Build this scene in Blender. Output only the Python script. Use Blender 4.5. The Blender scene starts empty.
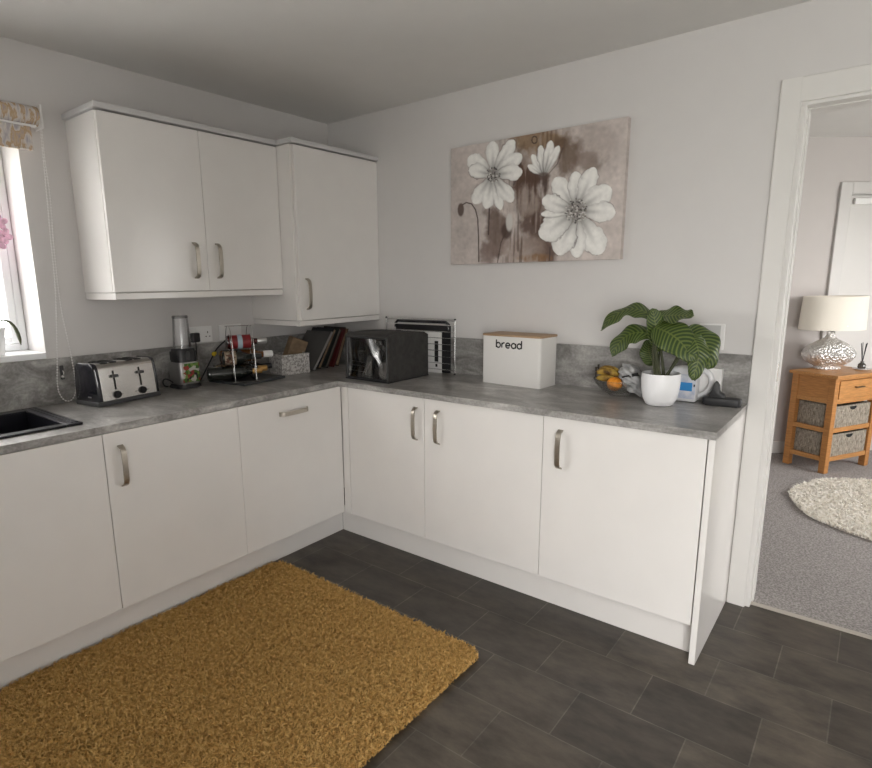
import bpy, bmesh, math, random
from mathutils import Vector, Matrix
import numpy as np
random.seed(7); rng = np.random.default_rng(7)
sc = bpy.context.scene
col = sc.collection
PI = math.pi
def R(d): return math.radians(d)
Y0 = 0.028          # inner face of the window wall
WT, WB = 0.910, 0.882

# ------------------------------------------------------------------ materials
def new_mat(name):
    m = bpy.data.materials.new(name); m.use_nodes = True
    nt = m.node_tree; b = nt.nodes['Principled BSDF']
    return m, nt, b
def mat(name, c, rough=0.5, metal=0.0, coat=0.0, var=0.0, vscale=8.0, bump=0.0, bscale=60.0, spec=0.5, stretch=(1,1,1)):
    m, nt, b = new_mat(name)
    b.inputs['Base Color'].default_value = (*c, 1); b.inputs['Roughness'].default_value = rough
    b.inputs['Metallic'].default_value = metal; b.inputs['Specular IOR Level'].default_value = spec
    if coat: b.inputs['Coat Weight'].default_value = coat; b.inputs['Coat Roughness'].default_value = 0.08
    tc = nt.nodes.new('ShaderNodeTexCoord'); mp = nt.nodes.new('ShaderNodeMapping')
    mp.inputs['Scale'].default_value = stretch
    nt.links.new(tc.outputs['Object'], mp.inputs['Vector'])
    n = nt.nodes.new('ShaderNodeTexNoise'); n.inputs['Scale'].default_value = vscale; n.inputs['Detail'].default_value = 6
    nt.links.new(mp.outputs['Vector'], n.inputs['Vector'])
    v = max(var, 0.012)
    rp = nt.nodes.new('ShaderNodeValToRGB')
    rp.color_ramp.elements[0].position = 0.3; rp.color_ramp.elements[1].position = 0.7
    rp.color_ramp.elements[0].color = (*[max(0, x*(1-v)) for x in c], 1)
    rp.color_ramp.elements[1].color = (*[min(1, x*(1+v)) for x in c], 1)
    nt.links.new(n.outputs['Fac'], rp.inputs['Fac']); nt.links.new(rp.outputs['Color'], b.inputs['Base Color'])
    if bump:
        n2 = nt.nodes.new('ShaderNodeTexNoise'); n2.inputs['Scale'].default_value = bscale; n2.inputs['Detail'].default_value = 4
        nt.links.new(mp.outputs['Vector'], n2.inputs['Vector'])
        bp = nt.nodes.new('ShaderNodeBump'); bp.inputs['Strength'].default_value = bump; bp.inputs['Distance'].default_value = 0.004
        nt.links.new(n2.outputs['Fac'], bp.inputs['Height']); nt.links.new(bp.outputs['Normal'], b.inputs['Normal'])
    return m
def ramp(nt, stops, interp='LINEAR'):
    r = nt.nodes.new('ShaderNodeValToRGB'); cr = r.color_ramp; cr.interpolation = interp
    while len(cr.elements) < len(stops): cr.elements.new(0.5)
    for e, (p, c) in zip(cr.elements, stops): e.position = p; e.color = (*c, 1)
    return r

M = {}
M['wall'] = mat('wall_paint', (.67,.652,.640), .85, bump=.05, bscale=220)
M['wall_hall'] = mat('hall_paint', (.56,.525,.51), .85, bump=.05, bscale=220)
M['ceiling'] = mat('ceiling_paint', (.74,.73,.71), .9, bump=.05, bscale=200)
M['gloss'] = mat('white_satin_foil', (.80,.78,.755), .22, spec=.5)
M['carcass'] = mat('white_melamine', (.74,.725,.70), .5)
M['trimw'] = mat('white_gloss_wood', (.74,.725,.70), .35)
M['cornice'] = mat('cornice_foil', (.58,.575,.575), .4)
M['upvc'] = mat('white_upvc', (.86,.87,.88), .3)
M['nickel'] = mat('brushed_nickel', (.50,.46,.40), .38, 1.0, var=.06, vscale=90)
M['chrome'] = mat('polished_chrome', (.78,.78,.78), .12, 1.0)
M['steel'] = mat('brushed_steel', (.60,.58,.555), .20, 1.0, var=.06, vscale=25, stretch=(1,1,12))
M['black'] = mat('black_plastic', (.018,.018,.02), .3)
M['blackgloss'] = mat('black_gloss', (.012,.012,.018), .12, coat=.5)
M['dgrey'] = mat('dark_grey_plastic', (.055,.055,.058), .45)
M['hole'] = mat('deep_black', (.006,.006,.006), .8)
M['wplastic'] = mat('white_plastic', (.80,.79,.78), .35)
M['socket'] = mat('socket_white', (.86,.85,.84), .35)
M['ceramic'] = mat('white_ceramic', (.86,.86,.87), .3)
M['soil'] = mat('potting_soil', (.035,.022,.014), .95, var=.6, vscale=80, bump=.8, bscale=120)
M['sink'] = mat('black_composite', (.010,.010,.014), .3, var=.3, vscale=200)
M['seal'] = mat('dark_seam', (.03,.03,.03), .8)

def concrete(name, dark=.85):
    m, nt, b = new_mat(name)
    tc = nt.nodes.new('ShaderNodeTexCoord'); mp = nt.nodes.new('ShaderNodeMapping'); mp.inputs['Scale'].default_value = (2.2, 1.0, 3.2)
    nt.links.new(tc.outputs['Object'], mp.inputs['Vector'])
    n = nt.nodes.new('ShaderNodeTexNoise'); n.inputs['Scale'].default_value = 4; n.inputs['Detail'].default_value = 10; n.inputs['Roughness'].default_value = .68; n.inputs['Distortion'].default_value = .7
    nt.links.new(mp.outputs['Vector'], n.inputs['Vector'])
    d = dark
    r = ramp(nt, [(.30,(.125*d,.119*d,.112*d)), (.44,(.215*d,.208*d,.198*d)), (.56,(.315*d,.306*d,.294*d)), (.70,(.47*d,.46*d,.445*d))])
    nt.links.new(n.outputs['Fac'], r.inputs['Fac'])
    n2 = nt.nodes.new('ShaderNodeTexNoise'); n2.inputs['Scale'].default_value = 90; n2.inputs['Detail'].default_value = 3
    nt.links.new(tc.outputs['Object'], n2.inputs['Vector'])
    mx = nt.nodes.new('ShaderNodeMix'); mx.data_type = 'RGBA'; mx.blend_type = 'OVERLAY'; mx.inputs[0].default_value = .35
    nt.links.new(r.outputs['Color'], mx.inputs[6]); nt.links.new(n2.outputs['Fac'], mx.inputs[7])
    nt.links.new(mx.outputs[2], b.inputs['Base Color'])
    b.inputs['Roughness'].default_value = .30
    bp = nt.nodes.new('ShaderNodeBump'); bp.inputs['Strength'].default_value = .12; bp.inputs['Distance'].default_value = .002
    nt.links.new(n.outputs['Fac'], bp.inputs['Height']); nt.links.new(bp.outputs['Normal'], b.inputs['Normal'])
    return m
M['worktop'] = concrete('grey_concrete_laminate', 1.22)
M['splash'] = concrete('grey_concrete_upstand', 1.1)

def floor_mat():
    m, nt, b = new_mat('slate_vinyl_tile')
    g = nt.nodes.new('ShaderNodeTexCoord')
    sx = nt.nodes.new('ShaderNodeSeparateXYZ'); nt.links.new(g.outputs['Object'], sx.inputs[0])
    ax = nt.nodes.new('ShaderNodeMath'); ax.operation = 'ADD'; ax.inputs[1].default_value = 1.816; nt.links.new(sx.outputs['Y'], ax.inputs[0])
    ay = nt.nodes.new('ShaderNodeMath'); ay.operation = 'ADD'; ay.inputs[1].default_value = .985; nt.links.new(sx.outputs['X'], ay.inputs[0])
    cb = nt.nodes.new('ShaderNodeCombineXYZ'); nt.links.new(ax.outputs[0], cb.inputs[0]); nt.links.new(ay.outputs[0], cb.inputs[1])
    br = nt.nodes.new('ShaderNodeTexBrick'); br.inputs['Scale'].default_value = 1
    br.inputs['Brick Width'].default_value = .348; br.inputs['Row Height'].default_value = .25
    br.inputs['Mortar Size'].default_value = .0022; br.inputs['Mortar Smooth'].default_value = .1; br.inputs['Bias'].default_value = 0
    br.inputs['Color1'].default_value = (.046,.039,.033,1); br.inputs['Color2'].default_value = (.080,.068,.056,1); br.inputs['Mortar'].default_value = (.105,.095,.083,1)
    nt.links.new(cb.outputs[0], br.inputs['Vector'])
    mp = nt.nodes.new('ShaderNodeMapping'); mp.inputs['Scale'].default_value = (3, 1.2, 1); nt.links.new(g.outputs['Object'], mp.inputs[0])
    n = nt.nodes.new('ShaderNodeTexNoise'); n.inputs['Scale'].default_value = 4; n.inputs['Detail'].default_value = 9; n.inputs['Roughness'].default_value = .65
    nt.links.new(mp.outputs[0], n.inputs['Vector'])
    r = ramp(nt, [(.30,(.35,.35,.35)), (.70,(1.95,1.88,1.76))]); nt.links.new(n.outputs['Fac'], r.inputs['Fac'])
    mx = nt.nodes.new('ShaderNodeMix'); mx.data_type = 'RGBA'; mx.blend_type = 'MULTIPLY'; mx.inputs[0].default_value = .8
    nt.links.new(br.outputs['Color'], mx.inputs[6]); nt.links.new(r.outputs['Color'], mx.inputs[7])
    nt.links.new(mx.outputs[2], b.inputs['Base Color'])
    b.inputs['Roughness'].default_value = .42
    bp = nt.nodes.new('ShaderNodeBump'); bp.inputs['Strength'].default_value = .25; bp.inputs['Distance'].default_value = .003
    nt.links.new(n.outputs['Fac'], bp.inputs['Height']); nt.links.new(bp.outputs['Normal'], b.inputs['Normal'])
    return m
M['floor'] = floor_mat()

def speck(name, stops, scale, rough=.95, bump=.6, detail=3, kind='noise', coord='Object', stretch=(1,1,1)):
    m, nt, b = new_mat(name)
    tc = nt.nodes.new('ShaderNodeTexCoord'); mp = nt.nodes.new('ShaderNodeMapping'); mp.inputs['Scale'].default_value = stretch
    nt.links.new(tc.outputs[coord], mp.inputs[0])
    if kind == 'noise':
        n = nt.nodes.new('ShaderNodeTexNoise'); n.inputs['Detail'].default_value = detail; out = n.outputs['Fac']
    else:
        n = nt.nodes.new('ShaderNodeTexVoronoi'); out = n.outputs['Color']
    n.inputs['Scale'].default_value = scale
    nt.links.new(mp.outputs[0], n.inputs['Vector'])
    r = ramp(nt, stops, 'LINEAR' if kind == 'noise' else 'CONSTANT')
    nt.links.new(out, r.inputs['Fac']); nt.links.new(r.outputs['Color'], b.inputs['Base Color'])
    b.inputs['Roughness'].default_value = rough; b.inputs['Specular IOR Level'].default_value = .2
    if bump:
        bp = nt.nodes.new('ShaderNodeBump'); bp.inputs['Strength'].default_value = bump; bp.inputs['Distance'].default_value = .006
        nt.links.new(n.outputs[0], bp.inputs['Height']); nt.links.new(bp.outputs['Normal'], b.inputs['Normal'])
    return m
M['carpet'] = speck('grey_twist_carpet', [(.32,(.215,.198,.192)), (.5,(.34,.318,.308)), (.68,(.48,.455,.44))], 120, bump=.7, detail=8)
M['ochre'] = speck('ochre_shag_pile', [(.3,(.40,.235,.072)), (.5,(.62,.39,.132)), (.7,(.78,.53,.215))], 60, bump=0)
M['ochreback'] = mat('ochre_backing', (.36,.23,.07), .95)
M['cream'] = speck('cream_shag_pile', [(.3,(.78,.73,.64)), (.5,(.92,.88,.80)), (.7,(.96,.94,.89))], 60, bump=0)
M['creamback'] = mat('cream_backing', (.50,.46,.40), .95)
M['oak'] = mat('oak', (.42,.19,.058), .42, var=.22, vscale=5, stretch=(3,3,26))
M['oakh'] = mat('oak_top', (.46,.22,.072), .42, var=.22, vscale=5, stretch=(3,26,26))
M['lidwood'] = mat('bamboo_lid', (.42,.275,.155), .5, var=.18, vscale=6, stretch=(30,3,30))
M['wicker'] = None
M['shade'] = mat('cream_lampshade', (.84,.79,.70), .8, bump=.1, bscale=300)
M['binw'] = mat('matt_white_enamel', (.76,.745,.72), .5)
M['text'] = mat('black_print', (.012,.012,.012), .6)
M['felt'] = mat('charcoal_fabric', (.042,.040,.038), .9, var=.25, vscale=40, bump=.4, bscale=200)
M['orange'] = mat('orange_peel', (.85,.30,.02), .45, bump=.4, bscale=150)
M['banana'] = speck('ripe_banana', [(.36,(.07,.035,.012)), (.50,(.36,.22,.045)), (.7,(.60,.43,.09))], 22, rough=.5, bump=0)
M['stalk'] = mat('dark_banana_stalk', (.03,.022,.016), .7)
M['brown'] = mat('tan_card', (.22,.15,.09), .7, var=.3, vscale=20)
M['slate'] = mat('dark_slate', (.06,.065,.07), .5, var=.2)
M['greyboard'] = mat('grey_board', (.085,.082,.078), .6, var=.15, vscale=9)
M['pageedge'] = mat('pale_edge', (.27,.26,.25), .7)

def wicker():
    m, nt, b = new_mat('woven_seagrass')
    tc = nt.nodes.new('ShaderNodeTexCoord')
    mp = nt.nodes.new('ShaderNodeMapping'); mp.inputs['Scale'].default_value = (1,1,1); nt.links.new(tc.outputs['Object'], mp.inputs[0])
    n = nt.nodes.new('ShaderNodeTexNoise'); n.inputs['Scale'].default_value = 26; n.inputs['Detail'].default_value = 5; n.inputs['Roughness'].default_value = .8
    mp2 = nt.nodes.new('ShaderNodeMapping'); mp2.inputs['Scale'].default_value = (3.2,3.2,1); nt.links.new(tc.outputs['Object'], mp2.inputs[0])
    nt.links.new(mp2.outputs[0], n.inputs['Vector'])
    r = ramp(nt, [(.30,(.14,.11,.08)), (.44,(.42,.36,.28)), (.58,(.68,.61,.51)), (.72,(.85,.79,.69))]); nt.links.new(n.outputs['Fac'], r.inputs['Fac'])
    nt.links.new(r.outputs['Color'], b.inputs['Base Color']); b.inputs['Roughness'].default_value = .8
    w = nt.nodes.new('ShaderNodeTexWave'); w.wave_type = 'BANDS'; w.bands_direction = 'Z'; w.inputs['Scale'].default_value = 24; w.inputs['Distortion'].default_value = 6; w.inputs['Detail Scale'].default_value = 6
    nt.links.new(tc.outputs['Object'], w.inputs['Vector'])
    bp = nt.nodes.new('ShaderNodeBump'); bp.inputs['Strength'].default_value = 1; bp.inputs['Distance'].default_value = .01
    nt.links.new(w.outputs['Fac'], bp.inputs['Height']); nt.links.new(bp.outputs['Normal'], b.inputs['Normal'])
    return m
M['wicker'] = wicker()
M['mosaic'] = speck('mottled_grey_weave', [(0,(.30,.285,.27)), (.3,(.48,.46,.44)), (.55,(.62,.60,.58)), (.8,(.36,.345,.33))], 120, kind='vor', rough=.7, bump=.4)
M['blind'] = speck('floral_blind_fabric', [(.30,(.36,.33,.37)), (.40,(.52,.49,.50)), (.48,(.66,.62,.58)), (.54,(.47,.33,.20)), (.60,(.55,.42,.30)), (.70,(.38,.33,.34))], 15, rough=.9, bump=0, detail=5, stretch=(3.2,1,1.1))
M['pink'] = mat('pink_petal', (.80,.50,.64), .6, var=.25, vscale=60)
M['stemg'] = mat('green_stem', (.055,.062,.022), .6, var=.3)

def glass_mat(name, tint=(1,1,1), gloss=.12, rough=.02, bump=False):
    m = bpy.data.materials.new(name); m.use_nodes = True; nt = m.node_tree
    for n in list(nt.nodes): nt.nodes.remove(n)
    o = nt.nodes.new('ShaderNodeOutputMaterial'); mx = nt.nodes.new('ShaderNodeMixShader')
    t = nt.nodes.new('ShaderNodeBsdfTransparent'); t.inputs[0].default_value = (*tint,1)
    g = nt.nodes.new('ShaderNodeBsdfGlossy'); g.inputs['Roughness'].default_value = rough
    f = nt.nodes.new('ShaderNodeLayerWeight'); f.inputs['Blend'].default_value = .25
    mul = nt.nodes.new('ShaderNodeMath'); mul.operation = 'MULTIPLY_ADD'; mul.inputs[1].default_value = .6; mul.inputs[2].default_value = gloss
    if bump:
        tc = nt.nodes.new('ShaderNodeTexCoord'); mp = nt.nodes.new('ShaderNodeMapping'); mp.inputs['Scale'].default_value = (1,1.6,.8); nt.links.new(tc.outputs['Object'], mp.inputs[0])
        nz = nt.nodes.new('ShaderNodeTexNoise'); nz.inputs['Scale'].default_value = 5; nz.inputs['Detail'].default_value = 1; nz.inputs['Distortion'].default_value = .8; nt.links.new(mp.outputs[0], nz.inputs['Vector'])
        bp = nt.nodes.new('ShaderNodeBump'); bp.inputs['Strength'].default_value = 1; bp.inputs['Distance'].default_value = .05; nt.links.new(nz.outputs['Fac'], bp.inputs['Height']); nt.links.new(bp.outputs['Normal'], g.inputs['Normal'])
    nt.links.new(f.outputs['Fresnel'], mul.inputs[0]); nt.links.new(mul.outputs[0], mx.inputs[0])
    nt.links.new(t.outputs[0], mx.inputs[1]); nt.links.new(g.outputs[0], mx.inputs[2]); nt.links.new(mx.outputs[0], o.inputs[0])
    return m
M['pane'] = glass_mat('window_glass', (.95,.96,.96), .03)
M['clear'] = glass_mat('clear_plastic', (.96,.965,.97), .06, .05)
M['vinyl'] = glass_mat('clear_vinyl', (.62,.62,.62), .16, .15, bump=True)
M['bowlglass'] = glass_mat('bowl_glass', (.97,.975,.97), .025, .03)
M['bag'] = glass_mat('crinkled_clear_film', (.70,.71,.72), .22, .2)
M['darkglass'] = mat('dark_bottle_glass', (.010,.012,.010), .08, coat=.4)
M['amber'] = mat('amber_bottle_glass', (.12,.045,.012), .12, coat=.4)
M['redlabel'] = mat('red_label', (.22,.014,.018), .5, var=.3, vscale=30)
M['darkred'] = mat('dark_red_glass', (.06,.008,.01), .1, coat=.4)
M['gold'] = mat('gold_foil', (.62,.36,.12), .35, .6)
M['silver'] = mat('silver_cap', (.62,.62,.62), .3, .8)
M['label_beige'] = speck('patterned_beige_label', [(0,(.26,.20,.14)), (.35,(.14,.07,.05)), (.6,(.34,.28,.21)), (.8,(.05,.04,.03))], 90, kind='vor', rough=.6, bump=0)
M['bluetag'] = mat('pale_blue_tag', (.42,.54,.62), .5)
M['fruitlabel'] = speck('printed_fruit_label', [(0,(.30,.05,.04)), (.22,(.50,.47,.42)), (.40,(.06,.15,.03)), (.56,(.16,.27,.06)), (.70,(.025,.025,.025)), (.86,(.42,.34,.22))], 62, kind='vor', rough=.4, bump=0)
M['yellow'] = mat('yellow_tie', (.72,.52,.03), .5)
M['labelblue'] = mat('blue_label', (.03,.26,.62), .45)
M['labelpale'] = speck('pale_printed_label', [(.35,(.50,.54,.66)), (.6,(.70,.71,.76))], 30, rough=.5, bump=0)
M['hplastic'] = mat('translucent_white_hdpe', (.76,.76,.775), .4)

# ------------------------------------------------------------------ mesh helpers
def bm_box(bm, x0, x1, y0, y1, z0, z1, bev=0.0, seg=2, mtx=None):
    t = bmesh.new(); bmesh.ops.create_cube(t, size=1)
    for v in t.verts:
        v.co = Vector(((x0+x1)/2 + v.co.x*(x1-x0), (y0+y1)/2 + v.co.y*(y1-y0), (z0+z1)/2 + v.co.z*(z1-z0)))
    if bev: bmesh.ops.bevel(t, geom=list(t.edges), offset=bev, segments=seg, profile=.5, affect='EDGES')
    if mtx is not None: bmesh.ops.transform(t, matrix=mtx, verts=t.verts)
    merge(bm, t)
def merge(bm, t):
    me = bpy.data.meshes.new('tmp'); t.to_mesh(me); bm.from_mesh(me); bpy.data.meshes.remove(me); t.free()
def bm_lathe(bm, prof, seg=40, cx=0, cy=0, cap=True, sx=1, sy=1):
    rings = []
    for r, z in prof:
        rings.append([bm.verts.new((cx+sx*r*math.cos(2*PI*i/seg), cy+sy*r*math.sin(2*PI*i/seg), z)) for i in range(seg)])
    for a, b in zip(rings, rings[1:]):
        for i in range(seg): bm.faces.new((a[i], a[(i+1)%seg], b[(i+1)%seg], b[i]))
    if cap:
        for rg, flip in ((rings[0], True), (rings[-1], False)):
            try: bm.faces.new(rg[::-1] if flip else rg)
            except ValueError: pass
def bm_tube(bm, pts, r, seg=8, closed=False, caps=True):
    pts = [Vector(p) for p in pts]; n = len(pts)
    rad = r if isinstance(r, (list, tuple)) else [r]*n
    rings = []; up = None
    for i, p in enumerate(pts):
        if closed: t = pts[(i+1)%n] - pts[i-1]
        else: t = pts[min(i+1, n-1)] - pts[max(i-1, 0)]
        t.normalize()
        if up is None: up = t.orthogonal()
        up = (up - t*up.dot(t))
        if up.length < 1e-6: up = t.orthogonal()
        up.normalize(); s = t.cross(up)
        rings.append([bm.verts.new(p + (up*math.cos(2*PI*k/seg) + s*math.sin(2*PI*k/seg))*rad[i]) for k in range(seg)])
    rr = list(zip(rings, rings[1:])) + ([(rings[-1], rings[0])] if closed else [])
    for a, b in rr:
        for k in range(seg): bm.faces.new((a[k], a[(k+1)%seg], b[(k+1)%seg], b[k]))
    if caps and not closed:
        bm.faces.new(rings[0][::-1]); bm.faces.new(rings[-1])
def bm_prism(bm, poly, axis, a, b, bev=0.0, seg=2):
    """extrude 2D polygon along axis ('x','y','z') from a to b"""
    t = bmesh.new()
    def mk(p, h):
        u, v = p
        return {'x': (h, u, v), 'y': (u, h, v), 'z': (u, v, h)}[axis]
    A = [t.verts.new(mk(p, a)) for p in poly]; B = [t.verts.new(mk(p, b)) for p in poly]
    t.faces.new(A); t.faces.new(B[::-1]); n = len(poly)
    for i in range(n): t.faces.new((A[i], B[i], B[(i+1)%n], A[(i+1)%n]))
    bmesh.ops.recalc_face_normals(t, faces=t.faces)
    if bev: bmesh.ops.bevel(t, geom=list(t.edges), offset=bev, segments=seg, profile=.5, affect='EDGES')
    merge(bm, t)
def bm_sphere(bm, c, r, u=16, v=10, s=(1,1,1)):
    bmesh.ops.create_uvsphere(bm, u_segments=u, v_segments=v, radius=1, matrix=Matrix.Translation(c) @ Matrix.Diagonal((r*s[0], r*s[1], r*s[2], 1)))
def rrect(w, d, r, n=5):
    out = []
    for cx, cy, a0 in ((w/2-r, d/2-r, 0), (-w/2+r, d/2-r, 90), (-w/2+r, -d/2+r, 180), (w/2-r, -d/2+r, 270)):
        for i in range(n+1):
            a = R(a0 + 90*i/n); out.append((cx + r*math.cos(a), cy + r*math.sin(a)))
    return out
def bez(p0, p1, p2, p3, n=16):
    p0, p1, p2, p3 = map(Vector, (p0, p1, p2, p3)); o = []
    for i in range(n+1):
        t = i/n; s = 1-t
        o.append(p0*s**3 + p1*3*s*s*t + p2*3*s*t*t + p3*t**3)
    return o

def obj(name, bm, m, parent=None, smooth=None, world=True, recalc=True):
    """link a bmesh as one object; with world=True the coordinates are world ones and get moved into the parent's frame"""
    if recalc: bmesh.ops.recalc_face_normals(bm, faces=bm.faces)
    if parent is not None and world:
        mw = parent.matrix_basis.copy(); p = parent.parent
        while p is not None: mw = p.matrix_basis @ mw; p = p.parent
        bmesh.ops.transform(bm, matrix=mw.inverted(), verts=bm.verts)
    me = bpy.data.meshes.new(name); bm.to_mesh(me); bm.free()
    me.materials.append(m)
    if smooth is not None:
        for p in me.polygons: p.use_smooth = True
        if smooth < 180: me.set_sharp_from_angle(angle=R(smooth))
    o = bpy.data.objects.new(name, me); col.objects.link(o)
    if parent is not None: o.parent = parent
    return o
def rebase(o, loc):
    loc = Vector(loc); o.data.transform(Matrix.Translation(-loc)); o.location = loc
    return o
def tag(o, label, cat, group=None, kind=None):
    o['label'] = label; o['category'] = cat
    if group: o['group'] = group
    if kind: o['kind'] = kind
    return o
def thing(name, label, cat, loc=(0,0,0), rz=0, group=None):
    o = bpy.data.objects.new(name, None); col.objects.link(o)
    o.location = loc; o.rotation_euler = (0,0,rz); o.empty_display_size = .05
    o.matrix_basis = Matrix.Translation(loc) @ Matrix.Rotation(rz, 4, 'Z')
    return tag(o, label, cat, group)
def struct(name, bm, m, parent=None, smooth=None):
    o = obj(name, bm, m, parent, smooth)
    if parent is None: o['kind'] = 'structure'
    return o
def B(*boxes, bev=0.0, seg=2):
    bm = bmesh.new()
    for b in boxes: bm_box(bm, *b, bev=bev, seg=seg)
    return bm

# ------------------------------------------------------------------ the setting
XL, YR = -3.9, -4.9          # far left wall, rear wall
ZC = 2.417; ZH = 2.45
WX0, WX1, WZ0, WZ1 = -3.55, -1.782, 1.122, 2.06      # window opening
DY0, DY1, DZ = -2.510, -3.38, 2.06                   # doorway (y range, head)
XE, YN = 5.2, 0.3
T = .30
struct('floor', B((XL-.3, .03, YR-.1, Y0+.2, -.06, 0)), M['floor'])
struct('floor_hall', B((.03, XE+.1, YR-.1, YN+.1, -.06, .002)), M['carpet'])
struct('ceiling', B((XL-.3, .15, YR-.1, Y0+.3, ZC, ZC+.1)), M['ceiling'])
struct('ceiling_hall', B((.15, XE+.1, YR-.1, YN+.3, ZH, ZH+.1)), M['ceiling'])
struct('wall_left', B((XL, WX0, Y0, Y0+T, 0, ZC), (WX1, .15, Y0, Y0+T, 0, ZC), (WX0, WX1, Y0, Y0+T, 0, WZ0), (WX0, WX1, Y0, Y0+T, WZ1, ZC)), M['wall'])
struct('wall_right', B((0, .15, DY0, Y0, 0, ZH), (0, .15, YR, DY1, 0, ZH), (0, .15, DY1, DY0, DZ+.03, ZH)), M['wall'])
GY0, GY1, GZ = -4.80, -3.30, 2.1
struct('wall_back', B((XL-T, XL, YR-T, GY0, 0, ZC+.03), (XL-T, XL, GY1, Y0+T, 0, ZC+.03), (XL-T, XL, GY0, GY1, GZ, ZC+.03)), M['wall'])
# rear wall (behind the camera) with garden doors into the kitchen and a window into the hall
HX0, HX1, HZ0, HZ1 = 1.0, 2.7, .6, 2.1
struct('wall_rear', B((XL, HX0, YR-T, YR, 0, ZH), (HX1, XE, YR-T, YR, 0, ZH),
                      (HX0, HX1, YR-T, YR, 0, HZ0), (HX0, HX1, YR-T, YR, HZ1, ZH)), M['wall'])
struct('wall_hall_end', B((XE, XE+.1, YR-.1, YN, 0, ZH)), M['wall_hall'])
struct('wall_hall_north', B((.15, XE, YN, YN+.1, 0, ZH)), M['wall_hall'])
# angled hall wall behind the sideboard
HW = Matrix.Translation((2.755, -2.285, 0)) @ Matrix.Rotation(R(-50.9), 4, 'Z')      # local x runs along the wall, local -y faces the camera
bm = bmesh.new(); bm_box(bm, -2.45, .330, 0, .1, 0, ZH, mtx=HW); bm_box(bm, 1.23, 3.1, 0, .1, 0, ZH, mtx=HW); bm_box(bm, .330, 1.23, 0, .1, 2.06, ZH, mtx=HW)
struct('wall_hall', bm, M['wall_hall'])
bm = bmesh.new(); bm_box(bm, -2.4, .255, -.014, -.001, .003, .10, mtx=HW)
struct('baseboard_hall', bm, M['trimw'])

def door_window(name, x0, x1, y0, y1, z0, z1, nx, swap=False):
    """upvc window or glazed door set in a wall that runs along x (along y with swap)"""
    def sw(b):
        if swap:
            for v in b.verts: v.co = Vector((v.co.y, v.co.x, v.co.z))
        return b
    f = bmesh.new(); w = .030
    bm_box(f, x0, x0+w, y0, y1, z0, z1, bev=.004); bm_box(f, x1-w, x1, y0, y1, z0, z1, bev=.004)
    bm_box(f, x0+w, x1-w, y0, y1, z0, z0+w, bev=.004); bm_box(f, x0+w, x1-w, y0, y1, z1-w, z1, bev=.004)
    fr = struct(name, sw(f), M['upvc'])
    step = (x1-x0-2*w)/nx
    for i in range(nx):
        a, b = x0+w+i*step+.002, x0+w+(i+1)*step-.002; s = .034
        g = bmesh.new(); yy0, yy1 = y0-.008, y1-.01
        bm_box(g, a, a+s, yy0, yy1, z0+w+.002, z1-w-.002, bev=.006); bm_box(g, b-s, b, yy0, yy1, z0+w+.002, z1-w-.002, bev=.006)
        bm_box(g, a+s, b-s, yy0, yy1, z0+w+.002, z0+w+s, bev=.006); bm_box(g, a+s, b-s, yy0, yy1, z1-w-s, z1-w-.002, bev=.006)
        sash = obj('sash', sw(g), M['upvc'], fr)
        obj('pane', sw(B((a+s, b-s, (yy0+yy1)/2-.003, (yy0+yy1)/2+.003, z0+w+s, z1-w-s))), M['pane'], sash)
    return fr
door_window('window_1', WX0+.002, WX1-.002, Y0+.195, Y0+.265, WZ0+.024, WZ1-.002, 2)
struct('trim_1', B((WX0+.001, WX1-.001, Y0-.006, Y0+.27, WZ0-.004, WZ0+.022), bev=.003), M['upvc'])       # window board
door_window('door_3', GY0+.002, GY1-.002, XL-.12, XL-.05, .002, GZ-.002, 2, swap=True)
door_window('window_2', HX0+.002, HX1-.002, YR-.12, YR-.05, HZ0+.002, HZ1-.002, 3)

# doorway to the hall: lining, stop, architrave, strike plate, threshold
lin = struct('door_1', B((-.006, .152, DY0-.024, DY0, 0, DZ), (-.006, .152, DY1, DY1+.024, 0, DZ), (-.006, .156, DY1, DY0, DZ, DZ+.026), bev=.002), M['trimw'])
obj('door_stop', B((.05, .085, DY0-.029, DY0-.024, 0, DZ-.005), (.05, .085, DY1+.024, DY1+.029, 0, DZ-.005), (.05, .085, DY1+.024, DY0-.024, DZ-.005, DZ), bev=.001), M['trimw'], lin)
obj('strike_plate', B((.012, .034, DY0-.0262, DY0-.0235, 1.01, 1.09), bev=.001), M['chrome'], lin)
def arch_prof(bm, y_in, y_out, z0, z1):
    s = 1 if y_out > y_in else -1
    poly = [(0,y_in), (-.015,y_in), (-.018,y_in+s*.004), (-.018,y_out-s*.004), (-.015,y_out), (0,y_out)]
    bm_prism(bm, poly, 'z', z0, z1)
bm = bmesh.new()
arch_prof(bm, DY0-.006, -2.445, 0, DZ+.10); arch_prof(bm, DY1+.006, DY1-.09, 0, DZ+.10)
bm_box(bm, -.018, 0, DY1-.0, DY0, DZ+.012, DZ+.10, bev=.004)
struct('trim_2', bm, M['trimw'])
bm = bmesh.new(); bm_prism(bm, [(.018,.0025), (.022,.006), (.044,.007), (.050,.0025)], 'y', DY1+.024, DY0-.024)
struct('trim_3', bm, mat('threshold_metal', (.50,.46,.41), .4, .3))

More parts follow.
